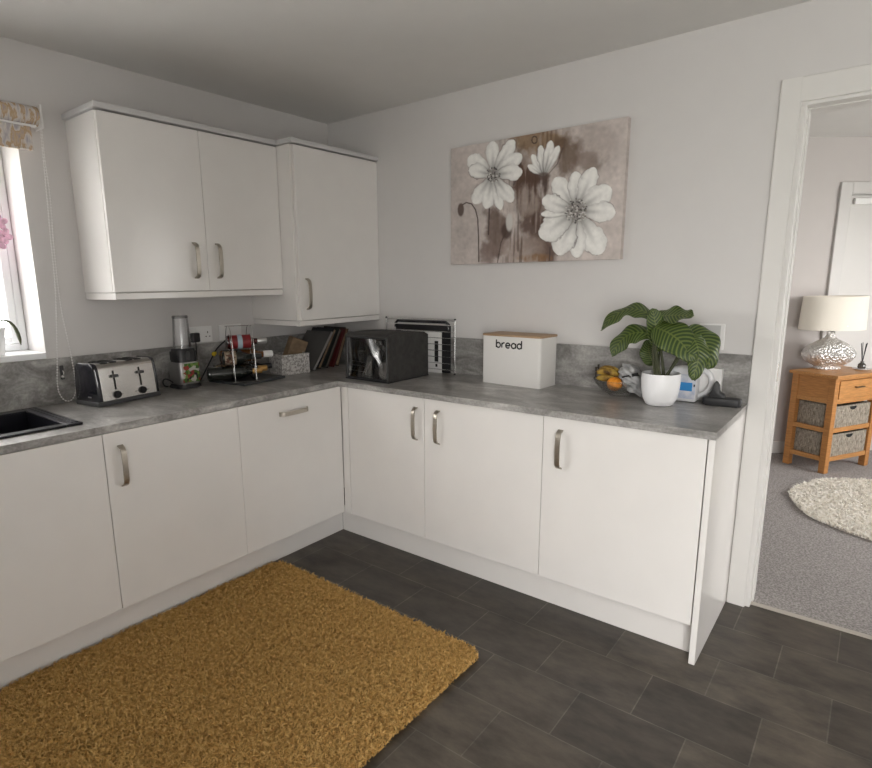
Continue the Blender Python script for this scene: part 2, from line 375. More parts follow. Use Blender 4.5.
# hall door in the angled wall
bm = bmesh.new()
for a, b, z0, z1 in ((.255, .345, 0, 2.127), (1.215, 1.305, 0, 2.127), (.345, 1.215, 2.045, 2.127)): bm_box(bm, a, b, -.022, .0, z0, z1, bev=.004, mtx=HW)
bm_box(bm, .332, .352, .0, .1, 0, 2.058, mtx=HW); bm_box(bm, 1.208, 1.228, .0, .1, 0, 2.058, mtx=HW); bm_box(bm, .352, 1.208, .0, .1, 2.038, 2.058, mtx=HW)
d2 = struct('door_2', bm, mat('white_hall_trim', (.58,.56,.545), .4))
bm = bmesh.new(); bm_box(bm, .356, 1.204, .012, .052, .008, 2.034, bev=.002, mtx=HW)
obj('door_leaf', bm, mat('white_door_paint', (.60,.58,.56), .4), d2)
bm = bmesh.new(); bm_box(bm, .38, .60, -.012, .012, 1.965, 2.012, bev=.006, mtx=HW)
obj('door_closer', bm, M['wplastic'], d2)

# ------------------------------------------------------------------ worktop, splashback, sink
SX0, SX1, SY0, SY1 = -2.80, -1.893, -.47, -.05       # cut-out for the sink
WF, WE = -.597, -2.4455
wk = B((-3.88, SX0, WF, Y0-.001, WB, WT), (SX1, WF, WF, Y0-.001, WB, WT), (SX0, SX1, WF, SY0, WB, WT), (SX0, SX1, SY1, Y0-.001, WB, WT),
       (WF, -.001, WE, Y0-.001, WB, WT))
wko = obj('worktop', wk, M['worktop'])
tag(wko, 'grey concrete-effect worktop running in an L along both walls over the white units', 'worktop')
tag(obj('splashback', B((-3.88, -.016, Y0-.014, Y0-.001, WT+.0005, 1.116)), M['splash']), 'grey concrete-effect upstand behind the toaster and sink, under the window', 'splashback')
tag(obj('splashback', B((-.014, -.001, WE+.002, Y0-.001, WT+.0005, 1.116)), M['splash']), 'grey concrete-effect upstand behind the bread bin and plant, on the painting wall', 'splashback')

snk = thing('kitchen_sink', 'black inset sink in the worktop under the window', 'sink', (-2.3, -.26, WT))
bm = bmesh.new(); zr = WT + .009
ox0, ox1, oy0, oy1 = -2.83, -1.867, -.497, -.022
bx0, bx1, by0, by1 = -2.36, -1.925, -.452, -.085
for b in ((bx1, ox1, oy0, oy1), (ox0, bx0, oy0, oy1), (bx0, bx1, oy0, by0), (bx0, bx1, by1, oy1)): bm_box(bm, b[0], b[1], b[2], b[3], WT+.0005, zr, bev=.0035)
obj('rim', bm, M['sink'], snk)
bm = bmesh.new(); d = .19; t = .008
bm_box(bm, bx0-t, bx0, by0-t, by1+t, WT-d, WT+.003); bm_box(bm, bx1, bx1+t, by0-t, by1+t, WT-d, WT+.003)
bm_box(bm, bx0, bx1, by0-t, by0, WT-d, WT+.003); bm_box(bm, bx0, bx1, by1, by1+t, WT-d, WT+.003); bm_box(bm, bx0-t, bx1+t, by0-t, by1+t, WT-d-t, WT-d)
obj('bowl', bm, M['sink'], snk)
bm = bmesh.new()
for k in range(2): bm_box(bm, ox1-.018-.017*k, ox1-.010-.017*k, oy0+.02, oy1-.02, zr-.001, zr+.003, bev=.0012)
obj('ridge', bm, M['sink'], snk)
bm = bmesh.new(); bm_lathe(bm, [(.045, WT-d+.0005), (.045, WT-d+.004), (.03, WT-d+.002), (.0, WT-d+.002)][:3], 24, -2.14, -.27); obj('drain', bm, M['chrome'], snk, 40)

# ------------------------------------------------------------------ kitchen units
def LR(run, a0, a1, d0, d1, z0, z1):
    """a box in run coordinates: a along the run, d out from the wall"""
    if run == 'L': return (a0, a1, Y0-d1, Y0-d0, z0, z1)
    return (-d1, -d0, a0, a1, z0, z1)
def bow_handle(center, along, out, L=.164, w=.020, parent=None):
    """flat strap handle bowed out of the door"""
    c, a, o = Vector(center), Vector(along).normalized(), Vector(out).normalized(); s = a.cross(o)
    bm = bmesh.new(); n = 18; prev = None; h = .028; t = .005
    path = []
    for i in range(n+1):
        u = -1 + 2*i/n
        e = (1-abs(u)**6)**.5 if abs(u) < 1 else 0
        path.append((u*L/2, .002 + h*(.80*min(1, e*1.05) + .20*(1-u*u))))
    for i, (p, q) in enumerate(path):
        k0, k1 = path[max(0, i-1)], path[min(n, i+1)]
        tg = Vector((k1[0]-k0[0], k1[1]-k0[1])).normalized(); nn = Vector((-tg.y, tg.x))
        ring = []
        for (ss, tt) in ((-1,-1), (1,-1), (1,1), (-1,1)):
            hw = w/2*(1.0 if abs(p) < L*.46 else 1.08)
            pp = (p + nn.x*tt*t/2, q + nn.y*tt*t/2)
            ring.append(bm.verts.new(c + a*pp[0] + o*max(pp[1], .0005) + s*hw*ss))
        if prev:
            for k in range(4): bm.faces.new((prev[k], prev[(k+1)%4], ring[(k+1)%4], ring[k]))
        else: bm.faces.new(ring[::-1])
        prev = ring
    bm.faces.new(prev)
    return obj('handle', bm, M['nickel'], parent, 50)
def base_unit(run, a0, a1, label, doors, group='white base units'):
    """doors: list of (a0, a1, handle) ; handle = ('v', a, z) or ('h', a, z)"""
    front = .626 if run == 'L' else .577
    root = thing('base_cabinet', label, 'cabinet', ((a0+a1)/2, Y0-.3, 0) if run == 'L' else (-.3, (a0+a1)/2, 0), 0, group)
    e = front-.032; p = .016
    A0, A1 = a0+.0006, a1-.0006
    obj('carcass', B(LR(run, A0, A0+p, .001, e, .15, WB-.001), LR(run, A1-p, A1, .001, e, .15, WB-.001), LR(run, A0+p, A1-p, .001, e, .15, .166), LR(run, A0+p, A1-p, .001, .009, .166, WB-.001),
                     LR(run, A0+p, A1-p, e-.02, e, WB-.1, WB-.001)), M['carcass'], root)
    out = (0,-1,0) if run == 'L' else (-1,0,0); al = (1,0,0) if run == 'L' else (0,1,0)
    for d0, d1, h in doors:
        dr = obj('door', B(LR(run, d0+.0016, d1-.0016, front-.0195, front, .152, WB-.003), bev=.0022), M['gloss'], root)
        if h:
            pos = (h[1], Y0-front, h[2]) if run == 'L' else (-front, h[1], h[2])
            bow_handle(pos, (0,0,1) if h[0] == 'v' else al, out, parent=dr, L=.164 if h[0] == 'v' else .178)
    return root
base_unit('L', -2.845, -1.8455, 'white double base unit under the sink, cut off by the left edge of the photo', [(-2.845,-2.3455,('v',-2.40,.742)), (-2.3455,-1.8455,('v',-2.29,.742))])
base_unit('L', -1.8455, -1.2400, 'white base unit below the toaster with a vertical handle at its top left', [(-1.8455,-1.2390,('v',-1.785,.742))])
base_unit('L', -1.2400, -.5990, 'white base unit with the only horizontal handle, on the left run beside the corner', [(-1.2410,-.5768,('h',-.915,.801))])
base_unit('R', -1.1670, -.6500, 'narrower white base unit beside the inner corner, handle at its right edge', [(-1.1670,-.6500,('v',-1.118,.746))])
base_unit('R', -1.7930, -1.1670, 'white base unit below the bread bin, the middle one under the painting', [(-1.7930,-1.1670,('v',-1.252,.746))])
base_unit('R', -2.4190, -1.7930, 'wide white base unit below the plant at the outer end of the worktop', [(-2.4175,-1.7930,('v',-1.872,.746))])
tag(obj('corner_post', B((-.577, -.559, -.6485, -.5995, .152, WB-.002), bev=.0015), M['gloss']), 'white upright filler strip where the two runs of units meet', 'cabinet panel')
tag(obj('end_panel', B((-.586, -.002, -2.4435, -2.4215, .001, WB-.001), bev=.002), M['gloss']), 'glossy white end panel closing the right run of units beside the doorway', 'cabinet panel')
tag(obj('plinth', B((-3.88, -.512, -.511, -.495, .001, .148)), M['gloss']), 'white kickboard below the left run of units, behind the ochre rug', 'plinth')
tag(obj('plinth', B((-.511, -.495, -2.4205, -.512, .001, .148)), M['gloss']), 'white kickboard below the right run of units on the dark tiles', 'plinth')

def wall_unit(x0, x1, z0, z1, front, doors, label, xr_gap=0):
    yf = front
    root = thing('wall_cabinet', label, 'cabinet', ((x0+x1)/2, Y0-.15, z0))
    obj('body', B((x0, x1, yf+.0205, Y0-.001, z0, z1), bev=.0012), M['gloss'], root)
    for a, b, hx in doors:
        dr = obj('door', B((a+.0012, b-.0012, yf, yf+.0195, z0+.001, z1-.003), bev=.0022), M['gloss'], root)
        bow_handle((hx, yf, z0+.142), (0,0,1), (0,-1,0), parent=dr)
    bm = bmesh.new(); o = .012
    bm_box(bm, x0-o, x1+(o if xr_gap else 0), yf-o, Y0-.001, z1+.003, z1+.027, bev=.003)
    obj('cornice', bm, M['cornice'], root)
    bm = bmesh.new()
    bm_box(bm, x0+.002, x1-(.002), yf+.002, yf+.02, z0-.031, z0-.002, bev=.003); bm_box(bm, x0+.002, x0+.02, yf+.02, Y0-.001, z0-.031, z0-.002, bev=.003)
    obj('pelmet', bm, M['gloss'], root)
    return root
wall_unit(-1.586, -.6640, 1.402, 2.138, -.267, [(-1.586,-1.122,-1.190), (-1.122,-.6640,-1.066)], 'white two-door wall cabinet nearer the window, higher bottom edge')
wall_unit(-.6625, -.0015, 1.231, 2.138, -.386, [(-.6500,-.0015,-.600)], 'deeper white single-door wall cabinet in the corner, reaching lower than its neighbour')

# ------------------------------------------------------------------ wall plates
def plate(name, label, c, u, out, w, h, m, parts):
    root = thing(name, label, 'socket' if 'socket' in name else 'switch', c)
    c, u, o = Vector(c), Vector(u), Vector(out)
    mt = Matrix.Translation(c) @ Matrix((( u.x, o.x, 0, 0), (u.y, o.y, 0, 0), (0, 0, 1, 0), (0,0,0,1)))
    for nm, b, mm, bv in parts:
        bm = bmesh.new()
        for q in (b if isinstance(b, list) else [b]): bm_box(bm, *q, bev=bv, mtx=mt)
        obj(nm, bm, mm, root)
    return root
plate('double_socket', 'white double socket on the wall between the blender and the wine rack', (-1.018, Y0-.0005, 1.166), (1,0,0), (0,-1,0), .146, .086, None, [
    ('face_plate', (-.073, .073, 0, .009, -.043, .043), M['socket'], .003),
    ('rocker_switch', (-.022, -.010, .009, .013, .014, .032), M['socket'], .0015), ('rocker_switch', (.010, .022, .009, .013, .014, .032), M['socket'], .0015),
    ('pin_hole', [(.042, .047, .0088, .0094, .004, .014), (.030, .037, .0088, .0094, -.016, -.011), (.052, .059, .0088, .0094, -.016, -.011)], M['hole'], 0)])
plate('double_socket', 'white double socket half hidden behind the top of the wine rack', (-.826, Y0-.0005, 1.166), (1,0,0), (0,-1,0), .146, .086, None, [
    ('face_plate', (-.073, .073, 0, .009, -.043, .043), M['socket'], .003),
    ('rocker_switch', (-.022, -.010, .009, .013, .014, .032), M['socket'], .0015), ('rocker_switch', (.010, .022, .009, .013, .014, .032), M['socket'], .0015)])
plate('wall_plate', 'pale square wall plate in a white surround, behind the plant', (-.0005, -2.284, 1.186), (0,-1,0), (-1,0,0), .1, .11, None, [
    ('frame', (-.050, .050, 0, .008, -.055, .055), M['wplastic'], .003), ('insert', (-.040, .034, .008, .0095, -.044, .048), mat('pale_grey_plastic', (.52,.515,.51), .4), .001)])
pl = thing('power_plug', 'black plug with its lead in the left half of the double socket', 'plug', (-1.060, Y0-.01, 1.155))
obj('plug_body', B((-1.084, -1.038, Y0-.040, Y0-.0105, 1.128, 1.178), bev=.006), M['black'], pl)
bm = bmesh.new(); bm_tube(bm, bez((-1.061, Y0-.028, 1.130), (-1.061, Y0-.028, 1.06), (-1.060, Y0-.03, .99), (-1.09, -.005, .9145), 18), .0032); obj('lead', bm, M['black'], pl, 60)
cb = thing('power_cable', 'black cable with a yellow tie hanging beside the wine rack', 'cable', (-.98, 0, WT))
pts = bez((-.850, .003, 1.138), (-.91, .003, 1.10), (-.94, -.002, 1.085), (-.963, -.008, 1.055), 10) + bez((-.963, -.008, 1.055), (-.99, -.012, 1.02), (-1.03, -.010, .96), (-1.050, -.012, .935), 8)[1:] + bez((-1.050, -.012, .935), (-1.058, -.012, .925), (-1.066, -.02, .9145), (-1.078, .0, .9145), 6)[1:]
bm = bmesh.new(); bm_tube(bm, pts, .004); obj('cord', bm, M['black'], cb, 60)
bm = bmesh.new(); bm_sphere(bm, pts[10], .012, 12, 8, (1,.8,1.1)); bm_box(bm, pts[10].x-.004, pts[10].x+.016, pts[10].y-.006, pts[10].y+.004, pts[10].z-.004, pts[10].z+.012, bev=.003); obj('twist_tie', bm, M['yellow'], cb, 50)

# ------------------------------------------------------------------ window blind and orchid
bl = thing('roller_blind', 'rolled-up floral roller blind above the window with a bead chain', 'blind', (-2.4, Y0, 2.1))
bm = bmesh.new(); XB = -1.712
n = 24; ring0 = None
prof = [(Y0-.002 - .038 + .036*math.cos(a), 2.125 + .038*math.sin(a)) for a in [2*PI*i/n for i in range(n)]]
bm_prism(bm, prof, 'x', -3.62, XB); obj('roll', bm, M['blind'], bl, 60)
obj('drop', B((-3.60, -1.742, -.022, -.018, 1.990, 2.085)), M['blind'], bl)
obj('rail', B((-3.60, -1.722, -.030, -.012, 2.080, 2.088), bev=.002), M['wplastic'], bl)
obj('bottom_bar', B((-3.60, -1.742, -.026, -.014, 1.986, 1.994), bev=.002), M['blind'], bl)
obj('bracket', B((XB+.001, XB+.010, -.052, Y0-.001, 2.075, 2.168), bev=.003), M['wplastic'], bl)
# bead chain: two strands and the loop at the bottom
P1 = [(-1.716,-.050,2.10), (-1.714,-.030,1.90), (-1.716,-.012,1.66), (-1.722,-.006,1.42), (-1.748,-.004,1.14), (-1.764,-.006,1.00), (-1.757,-.010,.945), (-1.733,-.012,.920), (-1.705,-.012,.935),
      (-1.690,-.010,.99), (-1.692,-.006,1.12), (-1.708,-.004,1.35), (-1.708,-.012,1.60), (-1.702,-.022,1.80), (-1.708,-.034,1.95), (-1.712,-.052,2.10)]
dense = []
for i in range(len(P1)-1):
    a, b = Vector(P1[i]), Vector(P1[i+1])
    pm, pn = Vector(P1[max(0,i-1)]), Vector(P1[min(len(P1)-1,i+2)])
    for k in range(12):
        t = k/12
        dense.append(.5*((2*a) + (b-pm)*t + (2*pm-5*a+4*b-pn)*t*t + (-pm+3*a-3*b+pn)*t**3))
bm = bmesh.new(); bm_tube(bm, dense, .0011, 5)
acc = 0; last = dense[0]
for p in dense[1:]:
    seg = (p-last).length
    while acc + seg >= .0125:
        f = (.0125-acc)/seg; last = last.lerp(p, f); seg = (p-last).length; acc = 0
        bmesh.ops.create_icosphere(bm, subdivisions=1, radius=.0038, matrix=Matrix.Translation(last))
    acc += seg; last = p
obj('bead_chain', bm, M['wplastic'], bl, 180)
hk = thing('cord_tidy', 'small dark chain holder on the grey upstand inside the loop of bead chain', 'hook', (-1.732, Y0-.015, 1.05))
obj('back_plate', B((-1.741, -1.725, Y0-.022, Y0-.0145, 1.018, 1.082), bev=.003), M['dgrey'], hk)
bm = bmesh.new(); bm_sphere(bm, (-1.733, Y0-.024, 1.032), .009, 12, 8); bm_tube(bm, bez((-1.733, Y0-.02, 1.06), (-1.733, Y0-.04, 1.06), (-1.733, Y0-.04, 1.035), (-1.733, Y0-.03, 1.03), 10), .003)
obj('hook', bm, M['chrome'], hk, 60)

orc = thing('potted_orchid', 'pink orchid in a white pot on the windowsill at the left edge', 'plant', (-1.955, .11, WZ0+.0225))
bm = bmesh.new(); z = WZ0+.0225
bm_lathe(bm, [(.038,z), (.052,z+.10), (.056,z+.118), (.050,z+.118), (.047,z+.10)], 32, -1.955, .11); obj('pot', bm, M['ceramic'], orc, 40)
bm = bmesh.new()
bm_tube(bm, bez((-1.955,.11,z+.10), (-1.97,.10,z+.35), (-1.93,.09,z+.60), (-1.86,.10,z+.60), 16), .003); obj('flower_stem', bm, M['stemg'], orc, 60)
def strap(bm, pts, w, nrm=(0,0,1)):
    pts = [Vector(p) for p in pts]; L = len(pts); prev = None
    for i, p in enumerate(pts):
        t = (pts[min(i+1,L-1)] - pts[max(0,i-1)]).normalized(); s = t.cross(Vector(nrm)).normalized()
        u = i/(L-1); ww = w*(math.sin(PI*min(1,.12+.88*u))**.6)*.5 + .0005; n = s.cross(t)
        ring = [bm.verts.new(p - s*ww + n*ww*.25), bm.verts.new(p - n*.001), bm.verts.new(p + s*ww + n*ww*.25)]
        if prev:
            for k in range(2): bm.faces.new((prev[k], prev[k+1], ring[k+1], ring[k]))
        prev = ring
for q in (bez((-1.95,.11,z+.11), (-1.90,.09,z+.19), (-1.865,.09,z+.13), (-1.85,.10,z+.035), 10), bez((-1.96,.11,z+.11), (-2.02,.10,z+.18), (-2.06,.10,z+.12), (-2.09,.12,z+.06), 10)):
    bm = bmesh.new(); strap(bm, q, .04); o = obj('leaf', bm, M['stemg'], orc, 180); o.modifiers.new('thick','SOLIDIFY').thickness = .002
for k, (dx, dz) in enumerate(((0,0), (-.03,-.035), (.012,-.055), (-.045,.03), (-.014,-.085))):
    bm = bmesh.new(); c = Vector((-1.872+dx, .095-.01*(k%2), 1.70+dz))
    for j in range(5):
        a = 2*PI*j/5 + .4*k + .3
        dv = Vector((math.cos(a), -.35, math.sin(a))); m4 = Matrix.Translation(c+dv*.017) @ Matrix.Rotation(-a, 4, 'Y') @ Matrix.Diagonal((.019,.004,.013,1))
        bmesh.ops.create_uvsphere(bm, u_segments=10, v_segments=6, radius=1, matrix=m4)
    bm_sphere(bm, c+Vector((0,-.012,0)), .006, 8, 6)
    obj('flower', bm, M['pink'], orc, 180)

# ------------------------------------------------------------------ toaster
to = thing('toaster', 'black and brushed steel four-slot toaster beside the sink', 'toaster', (-1.690, -.232, WT), R(9.5))
Wd, Dp = .312, .165
def cheek(y_in=0.0, s=1.0):
    # profile in (depth y, z): upright back, rounded top, sloping front
    pts = [(.004,.018), (.012,.10), (.020,.155)]
    pts += [(.020+.03*(1-math.cos(a)), .155+.030*math.sin(a)) for a in [R(15*i) for i in range(1,7)]]
    pts += [(Dp-.045+.03*math.sin(a), .155+.030*math.cos(a)) for a in [R(15*i) for i in range(0,7)]]
    pts += [(Dp-.006,.10), (Dp-.002,.018)]
    return pts
bm = bmesh.new(); bm_box(bm, -.004, Wd+.004, -.004, Dp, .001, .022, bev=.005); obj('base', bm, M['dgrey'], to, world=False)
bm = bmesh.new(); bm_prism(bm, cheek(), 'x', .022, Wd-.012); body = obj('body', bm, M['steel'], to, 35, world=False)
for a, b in ((0,.024), (Wd-.013, Wd)):
    bm = bmesh.new(); pr = [(Dp/2+(y-Dp/2)*1.04, z*1.02) for y, z in cheek()]; bm_prism(bm, pr, 'x', a, b, bev=.003); obj('end_cheek', bm, M['blackgloss'], to, 40, world=False)
for xc in (.070, .115, .195, .240):
    obj('bread_slot', B((xc-.015, xc+.015, .040, Dp-.030, .182, .1868)), M['hole'], to, world=False)
def front_y(z): return float(np.interp(z, (.018,.10,.155), (.004,.012,.020)))
for xc in (.092, .222):
    bm = bmesh.new(); bm_prism(bm, [(front_y(.065)-.0014,.065), (front_y(.10)-.0014,.10), (front_y(.150)-.0014,.150), (front_y(.150)+.004,.150), (front_y(.065)+.004,.065)], 'x', xc-.004, xc+.004); tr = obj('lever_track', bm, M['hole'], to, world=False)
    bm = bmesh.new(); bm_box(bm, xc-.012, xc+.014, front_y(.128)-.020, front_y(.128)-.003, .121, .134, bev=.004); obj('lever', bm, M['dgrey'], to, 40, world=False)
    bm = bmesh.new(); m4 = Matrix.Translation((xc+.002, front_y(.043)-.0, .043)) @ Matrix.Rotation(R(90+6), 4, 'X')
    t = bmesh.new(); bm_lathe(t, [(.0165,-.002), (.0165,.010), (.014,.013)], 28); bmesh.ops.transform(t, matrix=m4, verts=t.verts); merge(bm, t); obj('browning_dial', bm, M['black'], to, 40, world=False)
    for k in (-1, 1):
        obj('button', B((xc+k*.030-.005, xc+k*.030+.005, front_y(.042)-.004, front_y(.042)+.002, .038, .044), bev=.001), M['steel'], to, world=False)
bm = bmesh.new(); bm_box(bm, -.0025, 0.0005, .05, .072, .038, .043, bev=.001); o = obj('badge', bm, M['silver'], to, world=False); o['label'] = 'small silver badge'

# ------------------------------------------------------------------ personal blender
bx, by = -1.186, -.078
nb = thing('blender', 'personal blender with a clear upturned cup and printed label beside the toaster', 'blender', (bx, by, WT))
def rsq(bm, prof, cx, cy, rr=.3, n=5):
    """rounded-square lathe: prof = (half width, z)"""
    rings = [[bm.verts.new((cx+x, cy+y, z)) for x, y in rrect(2*h, 2*h, h*rr*2, n)] for h, z in prof]
    for a, b in zip(rings, rings[1:]):
        for i in range(len(a)): bm.faces.new((a[i], a[(i+1)%len(a)], b[(i+1)%len(b)], b[i]))
    bm.faces.new(rings[0][::-1]); bm.faces.new(rings[-1])
bm = bmesh.new(); rsq(bm, [(.060,WT+.001), (.068,WT+.005), (.067,WT+.014), (.060,WT+.024)], bx, by); obj('foot', bm, M['black'], nb, 40)
bm = bmesh.new(); rsq(bm, [(.056,WT+.024), (.058,WT+.034), (.0585,WT+.128), (.056,WT+.136)], bx, by, .16); bd = obj('motor_base', bm, mat('satin_silver', (.36,.355,.35), .33, .75), nb, 40)
o = obj('printed_label', B((bx-.044, bx+.050, by-.0592, by-.0582, WT+.034, WT+.130)), M['fruitlabel'], bd); o['label'] = 'red and green printed front label'
bm = bmesh.new(); rsq(bm, [(.055,WT+.136), (.055,WT+.16), (.050,WT+.20), (.046,WT+.204)], bx, by, .3); cl = obj('collar', bm, M['black'], nb, 40)
for a in (-95, -35, 150):
    bm = bmesh.new(); p = Vector((bx+.055*math.cos(R(a)), by+.055*math.sin(R(a)), 0)); bm_box(bm, p.x-.009, p.x+.009, p.y-.006, p.y+.006, WT+.145, WT+.190, bev=.004); obj('lug', bm, M['dgrey'], cl)
bm = bmesh.new(); bm_lathe(bm, [(.046,WT+.2042), (.043,WT+.25), (.037,WT+.362), (.033,WT+.366), (.035,WT+.360), (.0415,WT+.25), (.043,WT+.2052)], 40, bx, by, cap=False); cup = obj('cup', bm, M['clear'], nb, 40)
bm = bmesh.new(); bm_lathe(bm, [(.0375,WT+.356), (.039,WT+.362), (.038,WT+.368), (.033,WT+.370)], 40, bx, by, cap=True); obj('cup_end', bm, glass_mat('smoked_plastic', (.78,.78,.78), .10, .1), cup, 40)
bm = bmesh.new(); bm_tube(bm, bez((bx-.056,by+.02,WT+.03), (bx-.12,by+.03,WT+.09), (bx-.11,by+.04,WT+.01), (bx-.06,by+.075,WT+.0045), 18), .0035); obj('cord', bm, M['black'], nb, 60)

# ------------------------------------------------------------------ wine rack, tray and bottles
tcx, tcy, ta = -.862, -.162, R(6)
tr = obj('serving_tray', B((-.150, .150, -.140, .140, .0008, .015), bev=.003), M['slate'], None)
tr.location = (tcx, tcy, WT); tr.rotation_euler = (0,0,ta); tag(tr, 'dark slate tray under the wire wine rack', 'tray')
ax = Vector((math.cos(R(-25)), math.sin(R(-25)), 0)); px = Vector((-ax.y, ax.x, 0))
def axis_m(tip): # frame with +x along the bottle toward its tip
    return Matrix.Translation(tip) @ Matrix.Rotation(R(-25), 4, 'Z') @ Matrix.Rotation(R(90), 4, 'Y')
def bottle(label, tip, L, r, glass, cap, lab=None, lab_rng=(.10,.19), neck=.0145, extra=None):
    """wine bottle lying down; local z from its tip (0) back to its base (-L)"""
    root = thing('wine_bottle', label, 'bottle', (0,0,0), 0, 'bottles in the wine rack')
    root.matrix_basis = axis_m(Vector(tip))
    prof = [(r*.6,-L), (r*.95,-L+.004), (r,-L+.012), (r,-.115), (r*.9,-.098), (r*.62,-.080), (neck*1.08,-.066), (neck,-.05), (neck,-.028)]
    bm = bmesh.new(); bm_lathe(bm, prof, 28); obj('glass', bm, glass, root, 40, world=False)
    bm = bmesh.new(); bm_lathe(bm, [(neck*1.05,-.052), (neck*1.12,-.048), (neck*1.12,-.004), (neck*.9,0)], 24); obj('cap', bm, cap, root, 40, world=False)
    if lab is not None:
        bm = bmesh.new(); bm_lathe(bm, [(r+.0007,-L+lab_rng[0]-.07), (r+.0007,-L+lab_rng[1]-.04)], 28, cap=False); o = obj('paper_label', bm, lab, root, 40, world=False)
    if extra:
        bm = bmesh.new(); bm_lathe(bm, [(r+.002,-L+.055), (r+.003,-L+.060), (r+.003,-L+.076), (r+.002,-L+.080)], 28, cap=False); obj('tag', bm, extra, root, 40, world=False)
    return root
zb = .972
row = lambda k, j, dx=0: Vector((-.768, -.215, 0)) + px*(.080*j) + ax*dx + Vector((0,0,zb + .078*k))
B1 = [('dark wine bottle in the front of the lowest row with a small gold cap', row(0,-1,-.045), .285, .036, M['darkglass'], M['gold'], None, .013),
      ('dark wine bottle with a coppery foil neck in the middle of the lowest row', row(0,0), .290, .036, M['darkglass'], M['gold'], M['label_beige'], .015),
      ('dark wine bottle with a black neck at the back of the lowest row', row(0,1,.045), .285, .036, M['darkglass'], M['black'], None, .0145),
      ('amber bottle with a white cap in the middle row of the wine rack', row(1,0,.035), .285, .036, M['amber'], M['wplastic'], M['black'], .017),
      ('black bottle with a patterned beige label in the middle row of the wine rack', row(1,-1,-.045), .205, .036, M['darkglass'], M['black'], M['label_beige'], .0145),
      ('red-labelled bottle with a silver cap on top of the wine rack', row(2,-.4,-.0), .215, .036, M['darkred'], M['silver'], M['redlabel'], .0145)]
for i, (lb, tip, L, r_, g, c, lab, nk) in enumerate(B1):
    bottle(lb, tip, L, r_, g, c, lab, (.09,.165) if i == 5 else (.08,.11) if i == 4 else (.09,.15), nk, M['bluetag'] if i == 5 else None)
wr = thing('wine_rack', 'chrome wire wine rack holding six bottles on a dark tray', 'wine rack', (tcx, tcy, WT+.0155))
def ring_pts(c, r, n=22, a0=0, a1=360): return [c + px*(r*math.cos(R(a0+(a1-a0)*i/n))) + Vector((0,0,r*math.sin(R(a0+(a1-a0)*i/n)))) for i in range(n+(0 if a1-a0 >= 360 else 1))]
stations = {0: -.200, 1: -.090}
for k, s in stations.items():
    bm = bmesh.new(); wr_r = .0016
    for j, kk in ((-1,0), (0,0), (1,0), (-1,1), (0,1), (-.5,2)):
        c = Vector((-.768,-.215,0)) + px*(.080*j) + Vector((0,0,zb+.078*kk)) + ax*s
        bm_tube(bm, ring_pts(c, .0405), wr_r, 6, closed=True)
    c = Vector((-.768,-.215,0)) + ax*s
    top = zb+.078*2+.02
    bm_tube(bm, bez(c+px*(-.150)+Vector((0,0,WT+.018)), c+px*(-.150)+Vector((0,0,top)), c+px*(-.10)+Vector((0,0,top+.075)), c+px*(-.02)+Vector((0,0,top+.065)), 20), .0019, 6)
    bm_tube(bm, bez(c+px*(.10)+Vector((0,0,WT+.018)), c+px*(.10)+Vector((0,0,top)), c+px*(.04)+Vector((0,0,top+.075)), c+px*(-.02)+Vector((0,0,top+.065)), 20), .0019, 6)
    bm_tube(bm, [c+px*(-.150)+Vector((0,0,WT+.018)), c+px*(.10)+Vector((0,0,WT+.018))], .0019, 6)
    obj('end_frame', bm, M['chrome'], wr, 60)
z_ = WT+.018
for q, zz in ((-.150, z_), (.10, z_), (-.02, zb+.078*2+.085)):
    bm = bmesh.new(); bm_tube(bm, [Vector((-.768,-.215,zz))+px*q+ax*(-.215), Vector((-.768,-.215,zz))+px*q+ax*(-.075)], .0019, 6); obj('cross_bar', bm, M['chrome'], wr, 60)

# ------------------------------------------------------------------ grey storage box, packet and leaning books
sb = thing('storage_box', 'mottled grey open storage box to the right of the wine rack', 'box', (-.553, -.150, WT), R(-10))
w, d, h, t = .182, .150, .112, .006
obj('box_body', B((-w/2, w/2, -d/2, -d/2+t, .001, h), (-w/2, w/2, d/2-t, d/2, .001, h), (-w/2, -w/2+t, -d/2+t, d/2-t, .001, h), (w/2-t, w/2, -d/2+t, d/2-t, .001, h), (-w/2+t, w/2-t, -d/2+t, d/2-t, .001, t)), M['mosaic'], sb, world=False)
obj('rim', B((-w/2-.002, w/2+.002, -d/2-.002, -d/2+t, h, h+.006), (-w/2-.002, w/2+.002, d/2-t, d/2+.002, h, h+.006), (-w/2-.002, -w/2+t, -d/2+t, d/2-t, h, h+.006), (w/2-t, w/2+.002, -d/2+t, d/2-t, h, h+.006), bev=.0015), M['mosaic'], sb, world=False)
pk = obj('packet', B((-.055,.055,-.028,.028,-.085,.095), bev=.006), M['brown'])
pk.location = (-.505, -.135, WT+.108); pk.rotation_euler = (R(6), R(22), R(-10)); tag(pk, 'tan brown packet standing up out of the grey storage box', 'packet')
